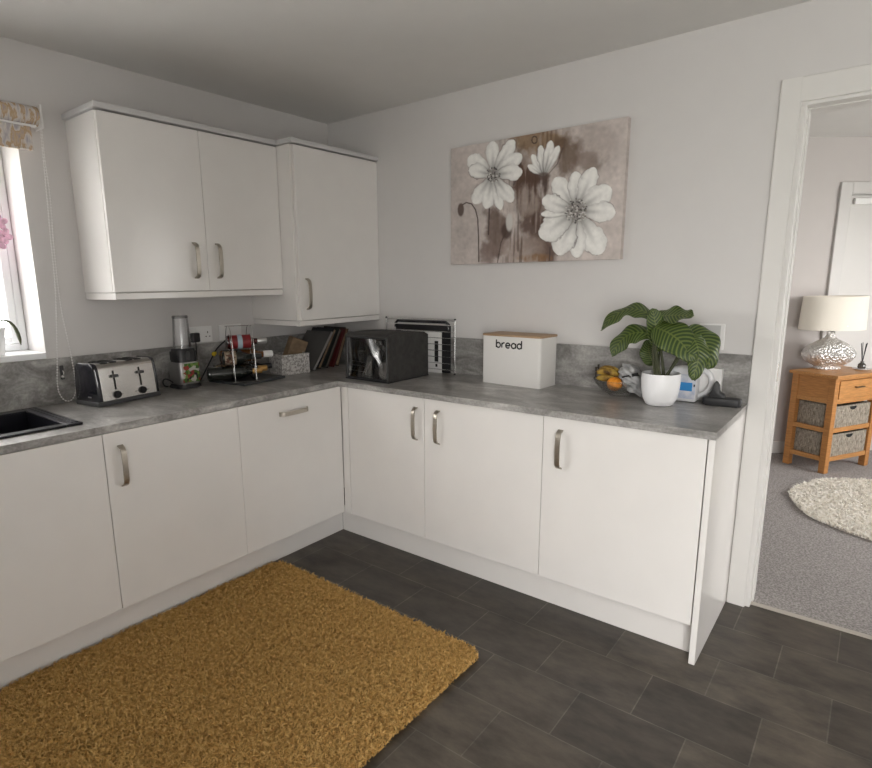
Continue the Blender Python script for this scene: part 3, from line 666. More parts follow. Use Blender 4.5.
def leaning(name, label, cat, xb, th, H, D, ang, y, cover, edge, group=None, pages=True):
    """panel standing on its lower edge, square to the window wall, leaning to the right"""
    root = thing(name, label, cat, (xb, y, WT+.0012), 0, group)
    root.matrix_basis = Matrix.Translation((xb, y, WT+.0015+(th+.002)*math.sin(R(ang)))) @ Matrix.Rotation(R(ang), 4, 'Y')
    if pages:
        c = .003
        obj('cover', B((0, c, -D, 0, 0, H), (th-c, th, -D, 0, 0, H), (c, th-c, -c, 0, 0, H), bev=.0008), cover, root, world=False)
        obj('pages', B((c, th-c, -D+.004, -c, .004, H-.004)), edge, root, world=False)
    else:
        obj('panel', B((0, th, -D, 0, 0, H), bev=.002), cover, root, world=False)
        obj('edge_band', B((-.001, th+.001, -D-.004, -D+.001, 0, H), bev=.001), edge, root, world=False)
    return root
dkb = [mat('dark_cover_%d' % i, c, .5) for i, c in enumerate(((.02,.022,.026), (.03,.025,.022), (.075,.008,.008), (.022,.028,.024), (.035,.03,.028)))]
leaning('chopping_board', 'big grey board with a pale edge leaning beside the grey storage box', 'board', -.432, .012, .272, .225, 37, .005, M['greyboard'], M['pageedge'], None, False)
leaning('cookbook', 'dark book with a brown page edge leaning against the grey board', 'book', -.368, .024, .270, .200, 33, .003, dkb[0], M['brown'], 'cookbooks under the corner cabinet')
leaning('cookbook', 'black book leaning in the corner between two other books', 'book', -.312, .022, .262, .205, 30, .003, dkb[3], mat('dim_pages', (.12,.10,.08), .8), 'cookbooks under the corner cabinet')
leaning('cookbook', 'thin red book leaning in the corner behind the black appliance', 'book', -.262, .014, .255, .215, 27, .003, dkb[2], mat('red_pages', (.08,.02,.018), .8), 'cookbooks under the corner cabinet')
leaning('cookbook', 'dark brown book nearest the painting wall in the leaning row', 'book', -.222, .030, .250, .200, 24, .003, dkb[1], M['brown'], 'cookbooks under the corner cabinet')

# ------------------------------------------------------------------ covered black countertop appliance in the corner
ov = thing('mini_oven', 'boxy black appliance in a charcoal cover with a glossy see-through front, in the corner', 'oven', (-.505, -.569, WT), R(0))
ow, od, oh = .312, .345, .256       # local: +x back from the front, -y along the front
bm = bmesh.new(); t = .012
prof = [(0,0), (od,0), (od,oh-.03), (od-.03,oh-.008), (od*.45,oh), (.02,oh-.004), (0,oh-.022)]
prof = [(0,.003), (od,.003), (od,oh-.022), (od-.035,oh-.006), (od*.55,oh), (.022,oh-.002), (.004,oh-.014)]
# shell as side cheeks + top + back
bm_prism(bm, prof, 'y', -ow, -ow+t); bm_prism(bm, prof, 'y', -t, 0)
topp = prof[2:] ; inner = [(x, z-t) for x, z in topp]
bm_prism(bm, topp + inner[::-1], 'y', -ow+t, -t)
bm_box(bm, od-t, od, -ow+t, -t, .003, oh-.03); bm_box(bm, .02, od-t, -ow+t, -t, .003, .012)
obj('cover', bm, M['felt'], ov, 40, world=False)
obj('inner_casing', B((.030, od-t-.002, -ow+t+.002, -t-.002, .013, oh-.03), bev=.006), M['blackgloss'], ov, world=False)
obj('base_trim', B((-.003, od+.002, -ow-.002, .002, .0008, .009), bev=.002), M['black'], ov, world=False)
obj('front_window', B((.006, .0075, -ow+t+.001, -t-.001, .010, oh-.022)), M['vinyl'], ov, world=False)
bm = bmesh.new()
bm_tube(bm, [(.004,-t-.002,.012), (.004,-t-.002,oh-.024)], .004, 6); bm_tube(bm, [(.004,-ow+t+.002,.012), (.004,-ow+t+.002,oh-.024)], .004, 6); bm_tube(bm, [(.004,-t,oh-.024), (.004,-ow+t,oh-.024)], .004, 6); bm_tube(bm, [(.004,-t,.012), (.004,-ow+t,.012)], .004, 6)
obj('piping', bm, M['black'], ov, 60, world=False)
o = obj('control_panel', B((.020, .0295, -ow+.022, -ow+.052, .018, .105), bev=.003), mat('pale_panel', (.36,.33,.31), .4), ov, world=False); o['label'] = 'pale grey upright control panel'
bm = bmesh.new(); bm_box(bm, .012, .0295, -ow+.016, -ow+.064, .126, .140, bev=.003); obj('handle', bm, M['steel'], ov, world=False)
for zz in (.048, .078, .100):
    bm = bmesh.new(); bm_tube(bm, [(.022,-.03,zz), (.022,-.125,zz-.004)], .0022, 6); obj('rack_bar', bm, M['silver'], ov, 60, world=False)
bm = bmesh.new(); bm_tube(bm, [(.018,-.135,.045), (.018,-.180,.115)], .003, 6); bm_tube(bm, [(.018,-.135,.045), (.018,-.135,.030)], .003, 6); obj('stay', bm, M['silver'], ov, 60, world=False)
bm = bmesh.new(); bm_box(bm, .022, .029, -.112, -.080, .150, .162, bev=.003); obj('badge', bm, M['silver'], ov, world=False)

# ------------------------------------------------------------------ wire rack, tray and boards standing against the painting wall
cr = thing('cooling_rack', 'chrome wire cooling rack stood on edge against the wall behind the black appliance', 'rack', (-.07, -.70, WT))
xr = -.072; ya, yb = -1.003, -.500
bm = bmesh.new()
for y in (yb, ya): bm_tube(bm, [(xr, y, WT+.009), (xr, y, 1.222)], .0032, 8)
bm_tube(bm, [(xr, yb, 1.215), (xr, ya, 1.215)], .0030, 8)
obj('frame', bm, M['chrome'], cr, 60)
for i in range(9):
    zz = WT+.025+.036*i - (.0 if i else 0)
    bm = bmesh.new(); bm_tube(bm, [(xr, yb, zz), (xr, ya, zz)], .0022, 6); obj('wire', bm, M['chrome'], cr, 60)
for y in (yb, ya):
    for zz in (WT+.006, 1.222):
        bm = bmesh.new(); bm_sphere(bm, (xr, y, zz), .0075, 12, 8, (1,1,.72)); obj('end_cap', bm, M['black'], cr, 180)
bt = thing('baking_tray', 'black baking tray with a rolled top edge standing behind the chrome cooling rack', 'tray', (-.035, -.73, WT))
obj('tray_pan', B((-.040, -.032, -.950, -.545, WT+.001, 1.185), bev=.0035), M['black'], bt)
bm = bmesh.new(); bm_tube(bm, [(-.050,-.555,1.165), (-.050,-.555,1.190), (-.049,-.57,1.203), (-.049,-.925,1.203), (-.050,-.945,1.190), (-.050,-.945,1.162)], .0085, 8); obj('rolled_rim', bm, M['blackgloss'], bt, 60)
wb = thing('white_board', 'white board with a black bar mark standing behind the cooling rack', 'board', (-.052, -.80, WT))
obj('panel', B((-.058, -.052, -.900, -.600, WT+.001, 1.146), bev=.002), M['wplastic'], wb)
obj('printed_bar', B((-.0586, -.0579, -.878, -.852, .975, 1.095), (-.0586, -.0579, -.872, -.858, .945, .962)), M['text'], wb)

# ------------------------------------------------------------------ bread bin
bb = thing('bread_bin', 'white metal bread bin with a wooden lid standing against the upstand', 'bread bin', (-.111, -1.424, WT), R(-4))
bw, bd_, bh = .342, .165, .246        # local: y along the wall, x depth
bm = bmesh.new(); pr = rrect(bd_, bw, .016, 5)
bm_prism(bm, pr, 'z', .001, bh); obj('bin_body', bm, M['binw'], bb, 40, world=False)
bm = bmesh.new(); pr2 = rrect(bd_+.006, bw+.006, .018, 5); bm_prism(bm, pr2, 'z', bh+.0005, bh+.010, bev=.0015); obj('wooden_lid', bm, M['lidwood'], bb, 40, world=False)
def stroke_word(bm, word, size, r):
    """lower-case geometric letters drawn as round-ended strokes; size = x-height"""
    x = 0; arc = lambda cx, cy, a0, a1, n=22: [(cx+.5*math.cos(R(a0+(a1-a0)*i/n)), cy+.5*math.sin(R(a0+(a1-a0)*i/n))) for i in range(n+1)]
    for ch in word:
        if ch == 'b': S = [[(0,1.62),(0,0)], arc(.5,.5,0,360)]; w = 1.0
        elif ch == 'r': S = [[(0,1),(0,0)], [(.0,.55)] + arc(.5,.5,150,75,10)]; w = .58
        elif ch == 'e': S = [[(0,.5),(1,.5)] + arc(.5,.5,0,318)]; w = 1.0
        elif ch == 'a': S = [arc(.5,.5,0,360), [(1,1),(1,0)]]; w = 1.0
        elif ch == 'd': S = [arc(.5,.5,0,360), [(1,1.62),(1,0)]]; w = 1.0
        for st in S:
            bm_tube(bm, [((x+p[0])*size, p[1]*size, 0) for p in st], r, 8)
        x += w + .36
bm = bmesh.new(); stroke_word(bm, 'bread', .0245, .0038)
for v in bm.verts: v.co.z *= .22
tx = obj('lettering', bm, M['text'], None); tx.parent = bb
# text x-axis runs along -y of the bin, text up = z, facing -x
tx.matrix_local = Matrix(((0,0,-1,-bd_/2-.0004), (-1,0,0,bw/2-.088), (0,1,0,.190), (0,0,0,1)))
tx['label'] = 'black lower-case word bread'

# ------------------------------------------------------------------ fruit bowl, fruit and bag
fb = thing('fruit_bowl', 'shallow clear glass fruit bowl between the bread bin and the plant', 'bowl', (-.125, -1.945, WT))
fx, fy = -.125, -1.945
bm = bmesh.new(); bm_lathe(bm, [(.042,WT+.001), (.045,WT+.006), (.075,WT+.022), (.105,WT+.055), (.114,WT+.075), (.110,WT+.075), (.100,WT+.055), (.070,WT+.026), (.030,WT+.012)], 40, fx, fy)
obj('glass', bm, M['bowlglass'], fb, 50)
bm = bmesh.new(); bm_tube(bm, [(fx+.112*math.cos(2*PI*i/48), fy+.112*math.sin(2*PI*i/48), WT+.075) for i in range(48)], .0022, 6, closed=True); obj('rim', bm, M['bowlglass'], fb, 60)
orr = thing('orange', 'bright orange in the front of the fruit bowl', 'fruit', (fx-.032, fy+.012, WT+.022))
bm = bmesh.new(); bm_sphere(bm, (fx-.034, fy+.010, WT+.056), .034, 24, 16, (1,1,.95)); obj('peel', bm, M['orange'], orr, 180)
bm = bmesh.new(); bm_sphere(bm, (fx-.030, fy+.014, WT+.0885), .003, 8, 6, (1,1,.5)); obj('stem_scar', bm, M['stemg'], orr, 180)
for k, (lb, c0, dz, rr) in enumerate((('speckled banana lying along the back of the fruit bowl', (fx+.002, fy+.098, WT+.108), .022, .0170), ('spotted banana lying on top of the orange, dark stalk up', (fx-.020, fy+.100, WT+.098), .026, .0175), ('greenish banana at the left rim of the fruit bowl', (fx-.034, fy+.094, WT+.076), .010, .016))):
    root = thing('banana', lb, 'fruit', c0, 0, 'bananas in the fruit bowl')
    a = Vector(c0); b = a + Vector((.012+.01*k, -.095, -.008)); mid = (a+b)/2 + Vector((-.012, 0, dz))
    pts = bez(a, a.lerp(mid, .7), b.lerp(mid, .7), b, 14)
    rad = [rr*min(1, .35 + 1.6*min(i/14, 1-i/14)**.7) for i in range(15)]
    bm = bmesh.new(); bm_tube(bm, pts, rad, 10); obj('skin', bm, M['banana'], root, 60)
    bm = bmesh.new(); e = pts[0]; bm_tube(bm, [e+Vector((0,-.004,0)), e+Vector((0,.004,.010)), e+Vector((0,.003,.026))], [.006,.0045,.005], 8); obj('stalk', bm, M['stalk'], root, 60)
bg = thing('plastic_bag', 'crumpled grey plastic bag with black print lying in the fruit bowl', 'bag', (fx-.01, fy-.055, WT+.05))
bm = bmesh.new(); bmesh.ops.create_icosphere(bm, subdivisions=4, radius=1)
for v in bm.verts:
    c = v.co.copy(); f = 1 + .16*math.sin(7*c.x+2*c.z)*math.cos(6*c.y+1.3) + .10*math.sin(13*c.z+5*c.y)
    v.co = Vector((c.x*.052*f, c.y*.072*f, c.z*.042*f + .02*c.y))
    v.co.x += .012*c.z
bmesh.ops.transform(bm, matrix=Matrix.Translation((fx-.022, fy-.070, WT+.082)) @ Matrix.Rotation(R(28), 4, 'X'), verts=bm.verts)
obj('film', bm, mat('grey_film', (.40,.40,.40), .28, var=.45, vscale=18, bump=.6, bscale=30), bg, 180)
bm = bmesh.new(); m4 = Matrix.Translation((fx-.070, fy-.076, WT+.108)) @ Matrix.Rotation(R(-50), 4, 'Y') @ Matrix.Rotation(R(20), 4, 'Z')
bm_box(bm, -.002, .002, -.028, .0, -.012, .010, mtx=m4, bev=.001); bm_box(bm, -.002, .002, .010, .042, -.002, .004, mtx=m4); bm_box(bm, -.002, .002, .006, .030, -.012, -.007, mtx=m4); obj('print', bm, M['text'], bg)

# ------------------------------------------------------------------ prayer plant
M['leaf'] = None
def leaf_mat():
    m, nt, b = new_mat('striped_leaf')
    uv = nt.nodes.new('ShaderNodeUVMap'); uv.uv_map = 'UVMap'
    sp = nt.nodes.new('ShaderNodeSeparateXYZ'); nt.links.new(uv.outputs[0], sp.inputs[0])
    def mth(op, a, b2=None, c=None):
        n = nt.nodes.new('ShaderNodeMath'); n.operation = op
        for i, x in enumerate((a, b2, c)):
            if x is None: continue
            if isinstance(x, (int, float)): n.inputs[i].default_value = x
            else: nt.links.new(x, n.inputs[i])
        return n.outputs[0]
    v = mth('ABSOLUTE', mth('MULTIPLY_ADD', sp.outputs['Y'], 2, -1))
    ph = mth('SUBTRACT', mth('MULTIPLY', sp.outputs['X'], 12.5), mth('MULTIPLY', mth('POWER', v, 1.3), 2.3))
    s = mth('MULTIPLY_ADD', mth('SINE', mth('MULTIPLY', ph, 2*PI)), .5, .5)
    nz = nt.nodes.new('ShaderNodeTexNoise'); nz.inputs['Scale'].default_value = 30
    s2 = mth('ADD', s, mth('MULTIPLY_ADD', nz.outputs['Fac'], .3, -.15))
    mid = mth('LESS_THAN', v, .045)
    s3 = mth('MAXIMUM', s2, mth('MULTIPLY', mid, .9))
    r = ramp(nt, [(.25,(.021,.046,.007)), (.62,(.050,.094,.015)), (.95,(.128,.160,.036))]); nt.links.new(s3, r.inputs['Fac'])
    nt.links.new(r.outputs['Color'], b.inputs['Base Color']); b.inputs['Roughness'].default_value = .42
    try: b.inputs['Subsurface Weight'].default_value = 0.0
    except Exception: pass
    bp = nt.nodes.new('ShaderNodeBump'); bp.inputs['Strength'].default_value = .4; bp.inputs['Distance'].default_value = .003; nt.links.new(s, bp.inputs['Height']); nt.links.new(bp.outputs['Normal'], b.inputs['Normal'])
    return m
M['leaf'] = leaf_mat()
ppx, ppy = -.232, -2.152
pp = thing('potted_plant', 'leafy green plant with striped leaves in a white pot near the worktop end', 'plant', (ppx, ppy, WT))
bm = bmesh.new(); pr = [(.048,WT+.001), (.055,WT+.006), (.067,WT+.030), (.0745,WT+.070), (.0765,WT+.105), (.0755,WT+.136), (.0710,WT+.136), (.0705,WT+.118)]
pr2 = []
for (r0, z0), (r1, z1) in zip(pr, pr[1:]): pr2 += [(r0, z0)]
bm_lathe(bm, pr, 48, ppx, ppy); 
obj('pot', bm, M['ceramic'], pp, 40)
bm = bmesh.new(); bm_lathe(bm, [(.0688,WT+.112), (.0685,WT+.121), (.03,WT+.126), (.004,WT+.127)], 32, ppx, ppy); obj('soil', bm, M['soil'], pp, 60)
def leaf(pts, width, normal, cup=.18, ripple=.012, nu=30, nv=16, blunt=.5):
    """blade grown along a bezier midrib; normal = the way the upper face looks; cup > 0 folds the edges up"""
    mid = bez(*pts, nu); normal = Vector(normal)
    bm = bmesh.new(); uvl = bm.loops.layers.uv.new('UVMap'); grid = []
    for i, p in enumerate(mid):
        u = i/nu; t = (mid[min(nu,i+1)] - mid[max(0,i-1)]).normalized()
        s = t.cross(normal).normalized(); n = s.cross(t)
        prof = math.sin(PI*u**.86)**blunt if 0 < u < 1 else 0.0
        w = width*.5*prof + .0008
        rowv = []
        for j in range(nv+1):
            v = -1 + 2*j/nv
            q = p + s*(w*v) + n*(cup*w*(v*v) + ripple*abs(v)**3*math.sin(u*15 + (2 if v > 0 else 0)))
            rowv.append((bm.verts.new(q), u, (v+1)/2))
        grid.append(rowv)
    for i in range(nu):
        for j in range(nv):
            f4 = (grid[i][j], grid[i][j+1], grid[i+1][j+1], grid[i+1][j])
            f = bm.faces.new([x[0] for x in f4])
            for lp, x in zip(f.loops, f4): lp[uvl].uv = (x[1], x[2])
    o = obj('leaf', bm, M['leaf'], pp, 180, recalc=False)
    md = o.modifiers.new('thick', 'SOLIDIFY'); md.thickness = .0012
    return o
def stem(a, b, bend=(0,0,0), r=.0042):
    a, b = Vector(a), Vector(b); m_ = (a+b)/2 + Vector(bend)
    bm = bmesh.new(); bm_tube(bm, bez(a, a.lerp(m_, .7), b.lerp(m_, .7), b, 12), [r*(1.15-.4*i/12) for i in range(13)], 8); obj('stem', bm, M['stemg'], pp, 60)
SZ = WT+.122
# (base, c1, c2, tip), width, side
LV = [
 # upper left, arching over to the left
 (((-.21,-2.105,1.258), (-.21,-2.043,1.338), (-.22,-1.946,1.318), (-.23,-1.886,1.210)), .092, (-.50,-.10,.86), -.10, .008),
 # upper right, pointing right
 (((-.20,-2.098,1.255), (-.20,-2.135,1.300), (-.20,-2.199,1.275), (-.21,-2.252,1.290)), .105, (-.55,.10,.83), .06, .008),
 # left middle, drooping left
 (((-.21,-2.106,1.196), (-.22,-2.017,1.235), (-.23,-1.964,1.180), (-.24,-1.945,1.100)), .104, (-.72,.15,.68), -.08, .008),
 # front large leaf, facing the camera, sweeping right
 (((-.23,-2.110,1.235), (-.265,-2.165,1.222), (-.285,-2.232,1.212), (-.285,-2.285,1.105)), .140, (-.82,-.30,.40), -.14, .006),
 # lighter leaf whose tip hangs at the right front
 (((-.24,-2.255,1.205), (-.27,-2.300,1.182), (-.275,-2.310,1.109), (-.28,-2.280,1.036)), .085, (-.80,-.45,.35), -.15, .012),
 # right, big and dark
 (((-.20,-2.225,1.205), (-.20,-2.292,1.225), (-.21,-2.338,1.160), (-.22,-2.322,1.075)), .120, (-.70,-.60,.35), -.12, .010),
 # central upright blade
 (((-.20,-2.132,1.129), (-.22,-2.120,1.201), (-.23,-2.111,1.264), (-.23,-2.098,1.312)), .075, (-.85,-.40,.15), .22, .004),
 # low dark leaf behind the stems
 (((-.16,-2.104,1.071), (-.16,-2.077,1.095), (-.16,-2.066,1.138), (-.16,-2.077,1.172)), .075, (-.75,.1,.4), .12, .006),
 # rear leaf towards the wall
 (((-.18,-2.120,1.20), (-.15,-2.13,1.265), (-.12,-2.15,1.265), (-.10,-2.17,1.21)), .11, (-.2,-.2,.9), .1, .008)]
for pts, wd, sd, cp, rp in LV: leaf(pts, wd, sd, cp, rp)
SB = Vector((ppx, ppy, SZ))
for k, (dx, dy, bd2) in enumerate(((0,.022,(-.01,.010,0)), (.01,.012,(0,.012,0)), (-.012,.020,(0,.012,0)), (-.022,-.004,(-.008,.008,0)), (-.012,-.020,(0,-.022,.02)), (.010,-.020,(0,-.020,.02)), (0,.006,(0,.008,0)), (.018,.012,(0,.01,0)), (.020,-.006,(0,0,0)), (-.018,.010,None), (.004,-.008,None))):
    if bd2 is None:
        a = SB + Vector((dx,dy,0)); stem(a, Vector(LV[6][0][1]) + Vector((.0,.012 if dx < 0 else -.012,0)), (0,0,0), .0048)
    else: stem(SB + Vector((dx,dy,0)), LV[k][0][0], bd2, .0052)

# ------------------------------------------------------------------ detergent, carton and vacuum nozzle
dt = thing('detergent_bottle', 'white plastic detergent bottle with a blue label behind the plant', 'bottle', (-.085, -2.225, WT))
dz = WT
def outline(pts, r=0): return pts
bm = bmesh.new()
# body outline in (y, z) with a loop handle at its right side
body_o = [(-2.262,.001), (-2.135,.001), (-2.130,.02), (-2.130,.10), (-2.140,.130), (-2.165,.146), (-2.200,.152), (-2.285,.152), (-2.305,.142), (-2.312,.12), (-2.3095,.06), (-2.285,.02)]
hole_o = [(-2.268,.045), (-2.262,.118), (-2.280,.128), (-2.292,.115), (-2.292,.070), (-2.282,.045)]
A = [(y, dz+z) for y, z in body_o]
# split the outline into main body and handle bow
main = [(-2.266,.001), (-2.135,.001), (-2.130,.02), (-2.130,.10), (-2.140,.130), (-2.165,.146), (-2.200,.152), (-2.266,.152)]
bm_prism(bm, [(y, dz+z) for y, z in main], 'x', -.118, -.052, bev=.010, seg=3)
obj('body', bm, M['hplastic'], dt, 50)
bm = bmesh.new(); bm_tube(bm, bez((-.064,-2.256,dz+.138), (-.064,-2.335,dz+.145), (-.064,-2.325,dz+.030), (-.064,-2.258,dz+.022), 20), .0115, 12); obj('grip', bm, M['hplastic'], dt, 60)
o = obj('label', B((-.1190, -.1181, -2.262, -2.160, dz+.016, dz+.120)), M['labelpale'], dt); 
o2 = obj('label_block', B((-.1196, -.1191, -2.250, -2.182, dz+.050, dz+.086)), M['labelblue'], o); o2['label'] = 'plain blue block'
obj('label_mark', B((-.1196, -.1191, -2.2605, -2.2550, dz+.070, dz+.080), (-.1196, -.1191, -2.2605, -2.2560, dz+.096, dz+.102)), M['text'], o)
ct = obj('white_carton', B((-.046, -.016, -2.345, -2.225, WT+.001, WT+.145), bev=.003), M['wplastic']); rebase(ct, (-.03,-2.285,WT)); tag(ct, 'thin white box behind the detergent bottle, against the upstand', 'box')
vz = thing('vacuum_nozzle', 'black vacuum cleaner nozzle lying at the end of the worktop', 'vacuum nozzle', (-.105, -2.365, WT), R(4))
bm = bmesh.new(); pr = rrect(.052, .145, .018, 5); bm_prism(bm, pr, 'z', .001, .034, bev=.006); M['nozzle'] = mat('nozzle_black', (.024,.024,.026), .5)
obj('brush_head', bm, M['nozzle'], vz, 40, world=False)
bm = bmesh.new(); bm_prism(bm, [(.052,.030), (-.012,.030), (-.008,.048), (.010,.058), (.013,.085), (.026,.102), (.032,.098), (.042,.060)], 'x', -.018, .018, bev=.005); obj('neck', bm, M['nozzle'], vz, 40, world=False)
bm = bmesh.new(); bm_box(bm, -.027, -.020, -.06, .06, .0005, .008, bev=.002); obj('bristle_strip', bm, M['black'], vz, world=False)

# ------------------------------------------------------------------ canvas painting
def painting():
    y0, y1, z0, z1 = -.948, -1.884, 1.522, 2.127
    NX, NY = 330, 212
    # homography unit square -> picture space used to lay the design out
    src = [(0,0), (1,0), (1,1), (0,1)]; dst = [(80,185), (752,60), (738,605), (82,627)]
    Am = []; bv = []
    for (x, y), (u, v) in zip(src, dst):
        Am.append([x,y,1,0,0,0,-u*x,-u*y]); bv.append(u); Am.append([0,0,0,x,y,1,-v*x,-v*y]); bv.append(v)
    h = np.linalg.solve(np.array(Am, float), np.array(bv, float))
    X, Y = np.meshgrid(np.linspace(0,1,NX), np.linspace(0,1,NY))
    w = h[6]*X + h[7]*Y + 1; PX = (h[0]*X+h[1]*Y+h[2])/w; PY = (h[3]*X+h[4]*Y+h[5])/w
    def noise(sc_, seed, oct_=4):
        r = np.random.default_rng(seed); out = np.zeros_like(PX); amp = 1; tot = 0
        for o in range(oct_):
            s = sc_*2**o; n = int(1000/ (1000/s)) + 2
            g = r.random((int(s)+3, int(s)+3)); fx, fy = X*s, Y*s*.64
            i, j = fx.astype(int), fy.astype(int); a, b = fx-i, fy-j; a = a*a*(3-2*a); b = b*b*(3-2*b)
            out += amp*(g[j,i]*(1-a)*(1-b) + g[j,i+1]*a*(1-b) + g[j+1,i]*(1-a)*b + g[j+1,i+1]*a*b); tot += amp; amp *= .55
        return out/tot
    C = np.zeros(PX.shape+(3,)); N1, N2, N3, N4 = noise(6,1), noise(14,2), noise(40,3,2), noise(22,9,4)
    base = np.array([.56,.50,.47]); C[:] = base
    C *= (1 + .35*(N1-.5) + .25*(N2-.5))[...,None]
    def blend(mask, c): 
        nonlocal C
        C = C*(1-mask[...,None]) + np.array(c)*mask[...,None]
    def sm(x, a, b): t = np.clip((x-a)/(b-a), 0, 1); return t*t*(3-2*t)
    def blob(cx, cy, rx, ry, s=.38, wob=.85):
        d = np.sqrt(((PX-cx)/rx)**2 + ((PY-cy)/ry)**2) + wob*(.6*N2+.4*N4-.5)*2
        return 1 - sm(d, 1-s, 1+s)
    # warm and brown washes
    blend(.9*blob(420,155,105,60), (.26,.165,.09)); blend(.85*blob(515,200,50,75), (.13,.08,.05)); blend(.6*blob(640,150,60,55), (.44,.38,.35)); blend(.7*blob(600,225,55,40), (.20,.14,.11))
    blend(.95*blob(365,320,55,110), (.105,.055,.035)); blend(.9*blob(395,430,52,150), (.095,.05,.035)); blend(.85*blob(255,500,42,100), (.13,.08,.06)); blend(.9*blob(450,545,40,90), (.10,.055,.04))
    blend(.9*blob(345,250,28,60), (.10,.055,.035)); blend(.85*blob(372,380,40,52), (.34,.275,.24)); blend(.8*blob(345,565,55,55), (.36,.285,.25)); blend(.75*blob(390,560,42,45), (.33,.26,.225)); blend(.75*blob(395,602,60,16), (.26,.14,.06)); blend(.9*blob(440,315,13,45,.4,.1), (.07,.04,.03))
    blend(.8*blob(228,585,30,40), (.22,.16,.14)); blend(.7*blob(310,600,30,30), (.38,.31,.28))
    # dragged vertical strokes through the brown ground
    r5 = np.random.default_rng(5); g5 = r5.random((9, 90)); fx5, fy5 = X*86, Y*6
    i5, j5 = fx5.astype(int), fy5.astype(int); a5, b5 = fx5-i5, fy5-j5; b5 = b5*b5*(3-2*b5)
    st = g5[j5,i5]*(1-a5)*(1-b5)+g5[j5,i5+1]*a5*(1-b5)+g5[j5+1,i5]*(1-a5)*b5+g5[j5+1,i5+1]*a5*b5
    zone = np.clip(1.15-np.abs(PX-385)/150, 0, 1)
    blend(.75*zone*sm(st*.6+N2*.5, .60, .78), (.075,.04,.026)); blend(.6*zone*sm((1-st)*.6+N4*.5, .62, .80), (.40,.33,.29))
    # fine vertical streaks
    C *= (1 + .22*(noise(60,5,2)-.5) + .18*(N3-.5))[...,None]
    def line(pts, wd, c, k=.9):
        d = np.full(PX.shape, 1e9)
        for (xa, ya), (xb, yb) in zip(pts, pts[1:]):
            t = np.clip(((PX-xa)*(xb-xa)+(PY-ya)*(yb-ya))/((xb-xa)**2+(yb-ya)**2), 0, 1)
            d = np.minimum(d, np.hypot(PX-xa-t*(xb-xa), PY-ya-t*(yb-ya)))
        blend(k*(1-sm(d, wd*.5, wd)), c)
    dk = (.055,.035,.03)
    line([(190,615),(188,520),(184,450),(175,415),(160,393),(140,388),(126,396)], 3.2, dk); blend(.9*blob(119,415,12,25,.2,.1), (.09,.055,.045))
    line([(228,405),(226,510)], 3, dk); line([(262,620),(275,540),(292,505)], 3, dk, .7); line([(464,560),(464,612)], 3, dk, .8); line([(505,180),(485,240),(455,275)], 3, dk, .6); line([(320,320),(340,270),(345,240)], 4, dk, .6)
    blend(.9*blob(296,497,20,30,.3,.15), (.075,.045,.035)); blend(.95*blob(306,462,13,34,.25,.1), (.62,.60,.57))
    th = np.hypot((PX-396)/10, (PY-150)/13); blend(.9*(np.abs(th-1) < .22), (.08,.05,.035))
    def petal(cx, cy, tx, ty, w, frac=.0, col=(.88,.87,.84)):
        L = math.hypot(tx-cx, ty-cy); ux, uy = (tx-cx)/L, (ty-cy)/L
        s = ((PX-cx)*ux + (PY-cy)*uy)/L; q = (-(PX-cx)*uy + (PY-cy)*ux)
        sc_ = np.clip(s,0,1); prof = .97*w*np.clip(sc_/.60,0,1)**.75*np.sqrt(np.clip(1-np.clip((sc_-.50)/.50,0,1)**2.6,0,1))*(1+.11*(N3-.5)*4)*1.08*(1+.03*np.sin(q*.5+tx))
        e = np.abs(q) - prof; ins = (s > .02) & (s < 1.0)
        m = np.where(ins, 1-sm(e, -3.0, 1.5), 0); out = np.where((s > .0) & (s < 1.02), 1-sm(np.abs(e+.5), 1.5, 4.5), 0)
        shade = (.52 + .48*sm(s, .05, .6))*(1 - .30*np.exp(-(q/(w*.22))**2)*(1-sm(s,.35,.9)))*(1-.16*sm(np.abs(q)/(prof+1e-3), .45, 1.0))*(1+.16*(noise(70, int(tx), 2)-.5))
        nonlocal C
        blend(.75*out*np.clip(2.2*(noise(9, int(tx*3+ty), 3)-.28),0,1), (.10,.075,.07))
        C = C*(1-m[...,None]) + (np.array(col)*shade[...,None])*m[...,None]
    for tx, ty, w in ((146,215,34), (148,262,28), (238,155,27), (318,150,25), (348,205,28), (352,268,30), (168,392,30), (215,412,26), (272,416,20), (316,385,27)): petal(240,283,tx,ty,w)
    for tx, ty, w in ((372,245,13), (388,205,15), (420,170,17), (460,152,18), (490,172,16)): petal(436,288,tx,ty,w)
    blend(.8*blob(434,284,24,12,.4,.2), (.10,.065,.05))
    for tx, ty, w in ((478,292,36), (556,268,30), (628,252,33), (694,330,42), (714,425,38), (665,585,48), (570,600,36), (496,590,42), (424,520,46), (426,432,16), (430,375,32)): petal(562,420,tx,ty,w)
    for (cx, cy, r, n, sd) in ((240,283,24,70,11), (562,418,38,150,12)):
        blend(.55*blob(cx,cy,r,r*1.1,.5,.3), (.20,.18,.165)); rr = np.random.default_rng(sd)
        for _ in range(n):
            a, q = rr.random()*2*PI, rr.random()**.6*r*1.15; x, y = cx+q*math.cos(a), cy+q*1.1*math.sin(a)
            c = [(.05,.04,.04), (.62,.60,.57), (.30,.27,.25)][rr.integers(3)]
            blend(.85*(np.hypot(PX-x, PY-y) < 2.6+1.2*rr.random()), c)
    C = np.clip(C, 0, 1)
    xf = -.036
    ys = y0 + (y1-y0)*X; zs = z1 + (z0-z1)*Y
    verts = np.stack([np.full(X.shape, xf), ys, zs], -1).reshape(-1,3)
    idx = np.arange(NX*NY).reshape(NY,NX)
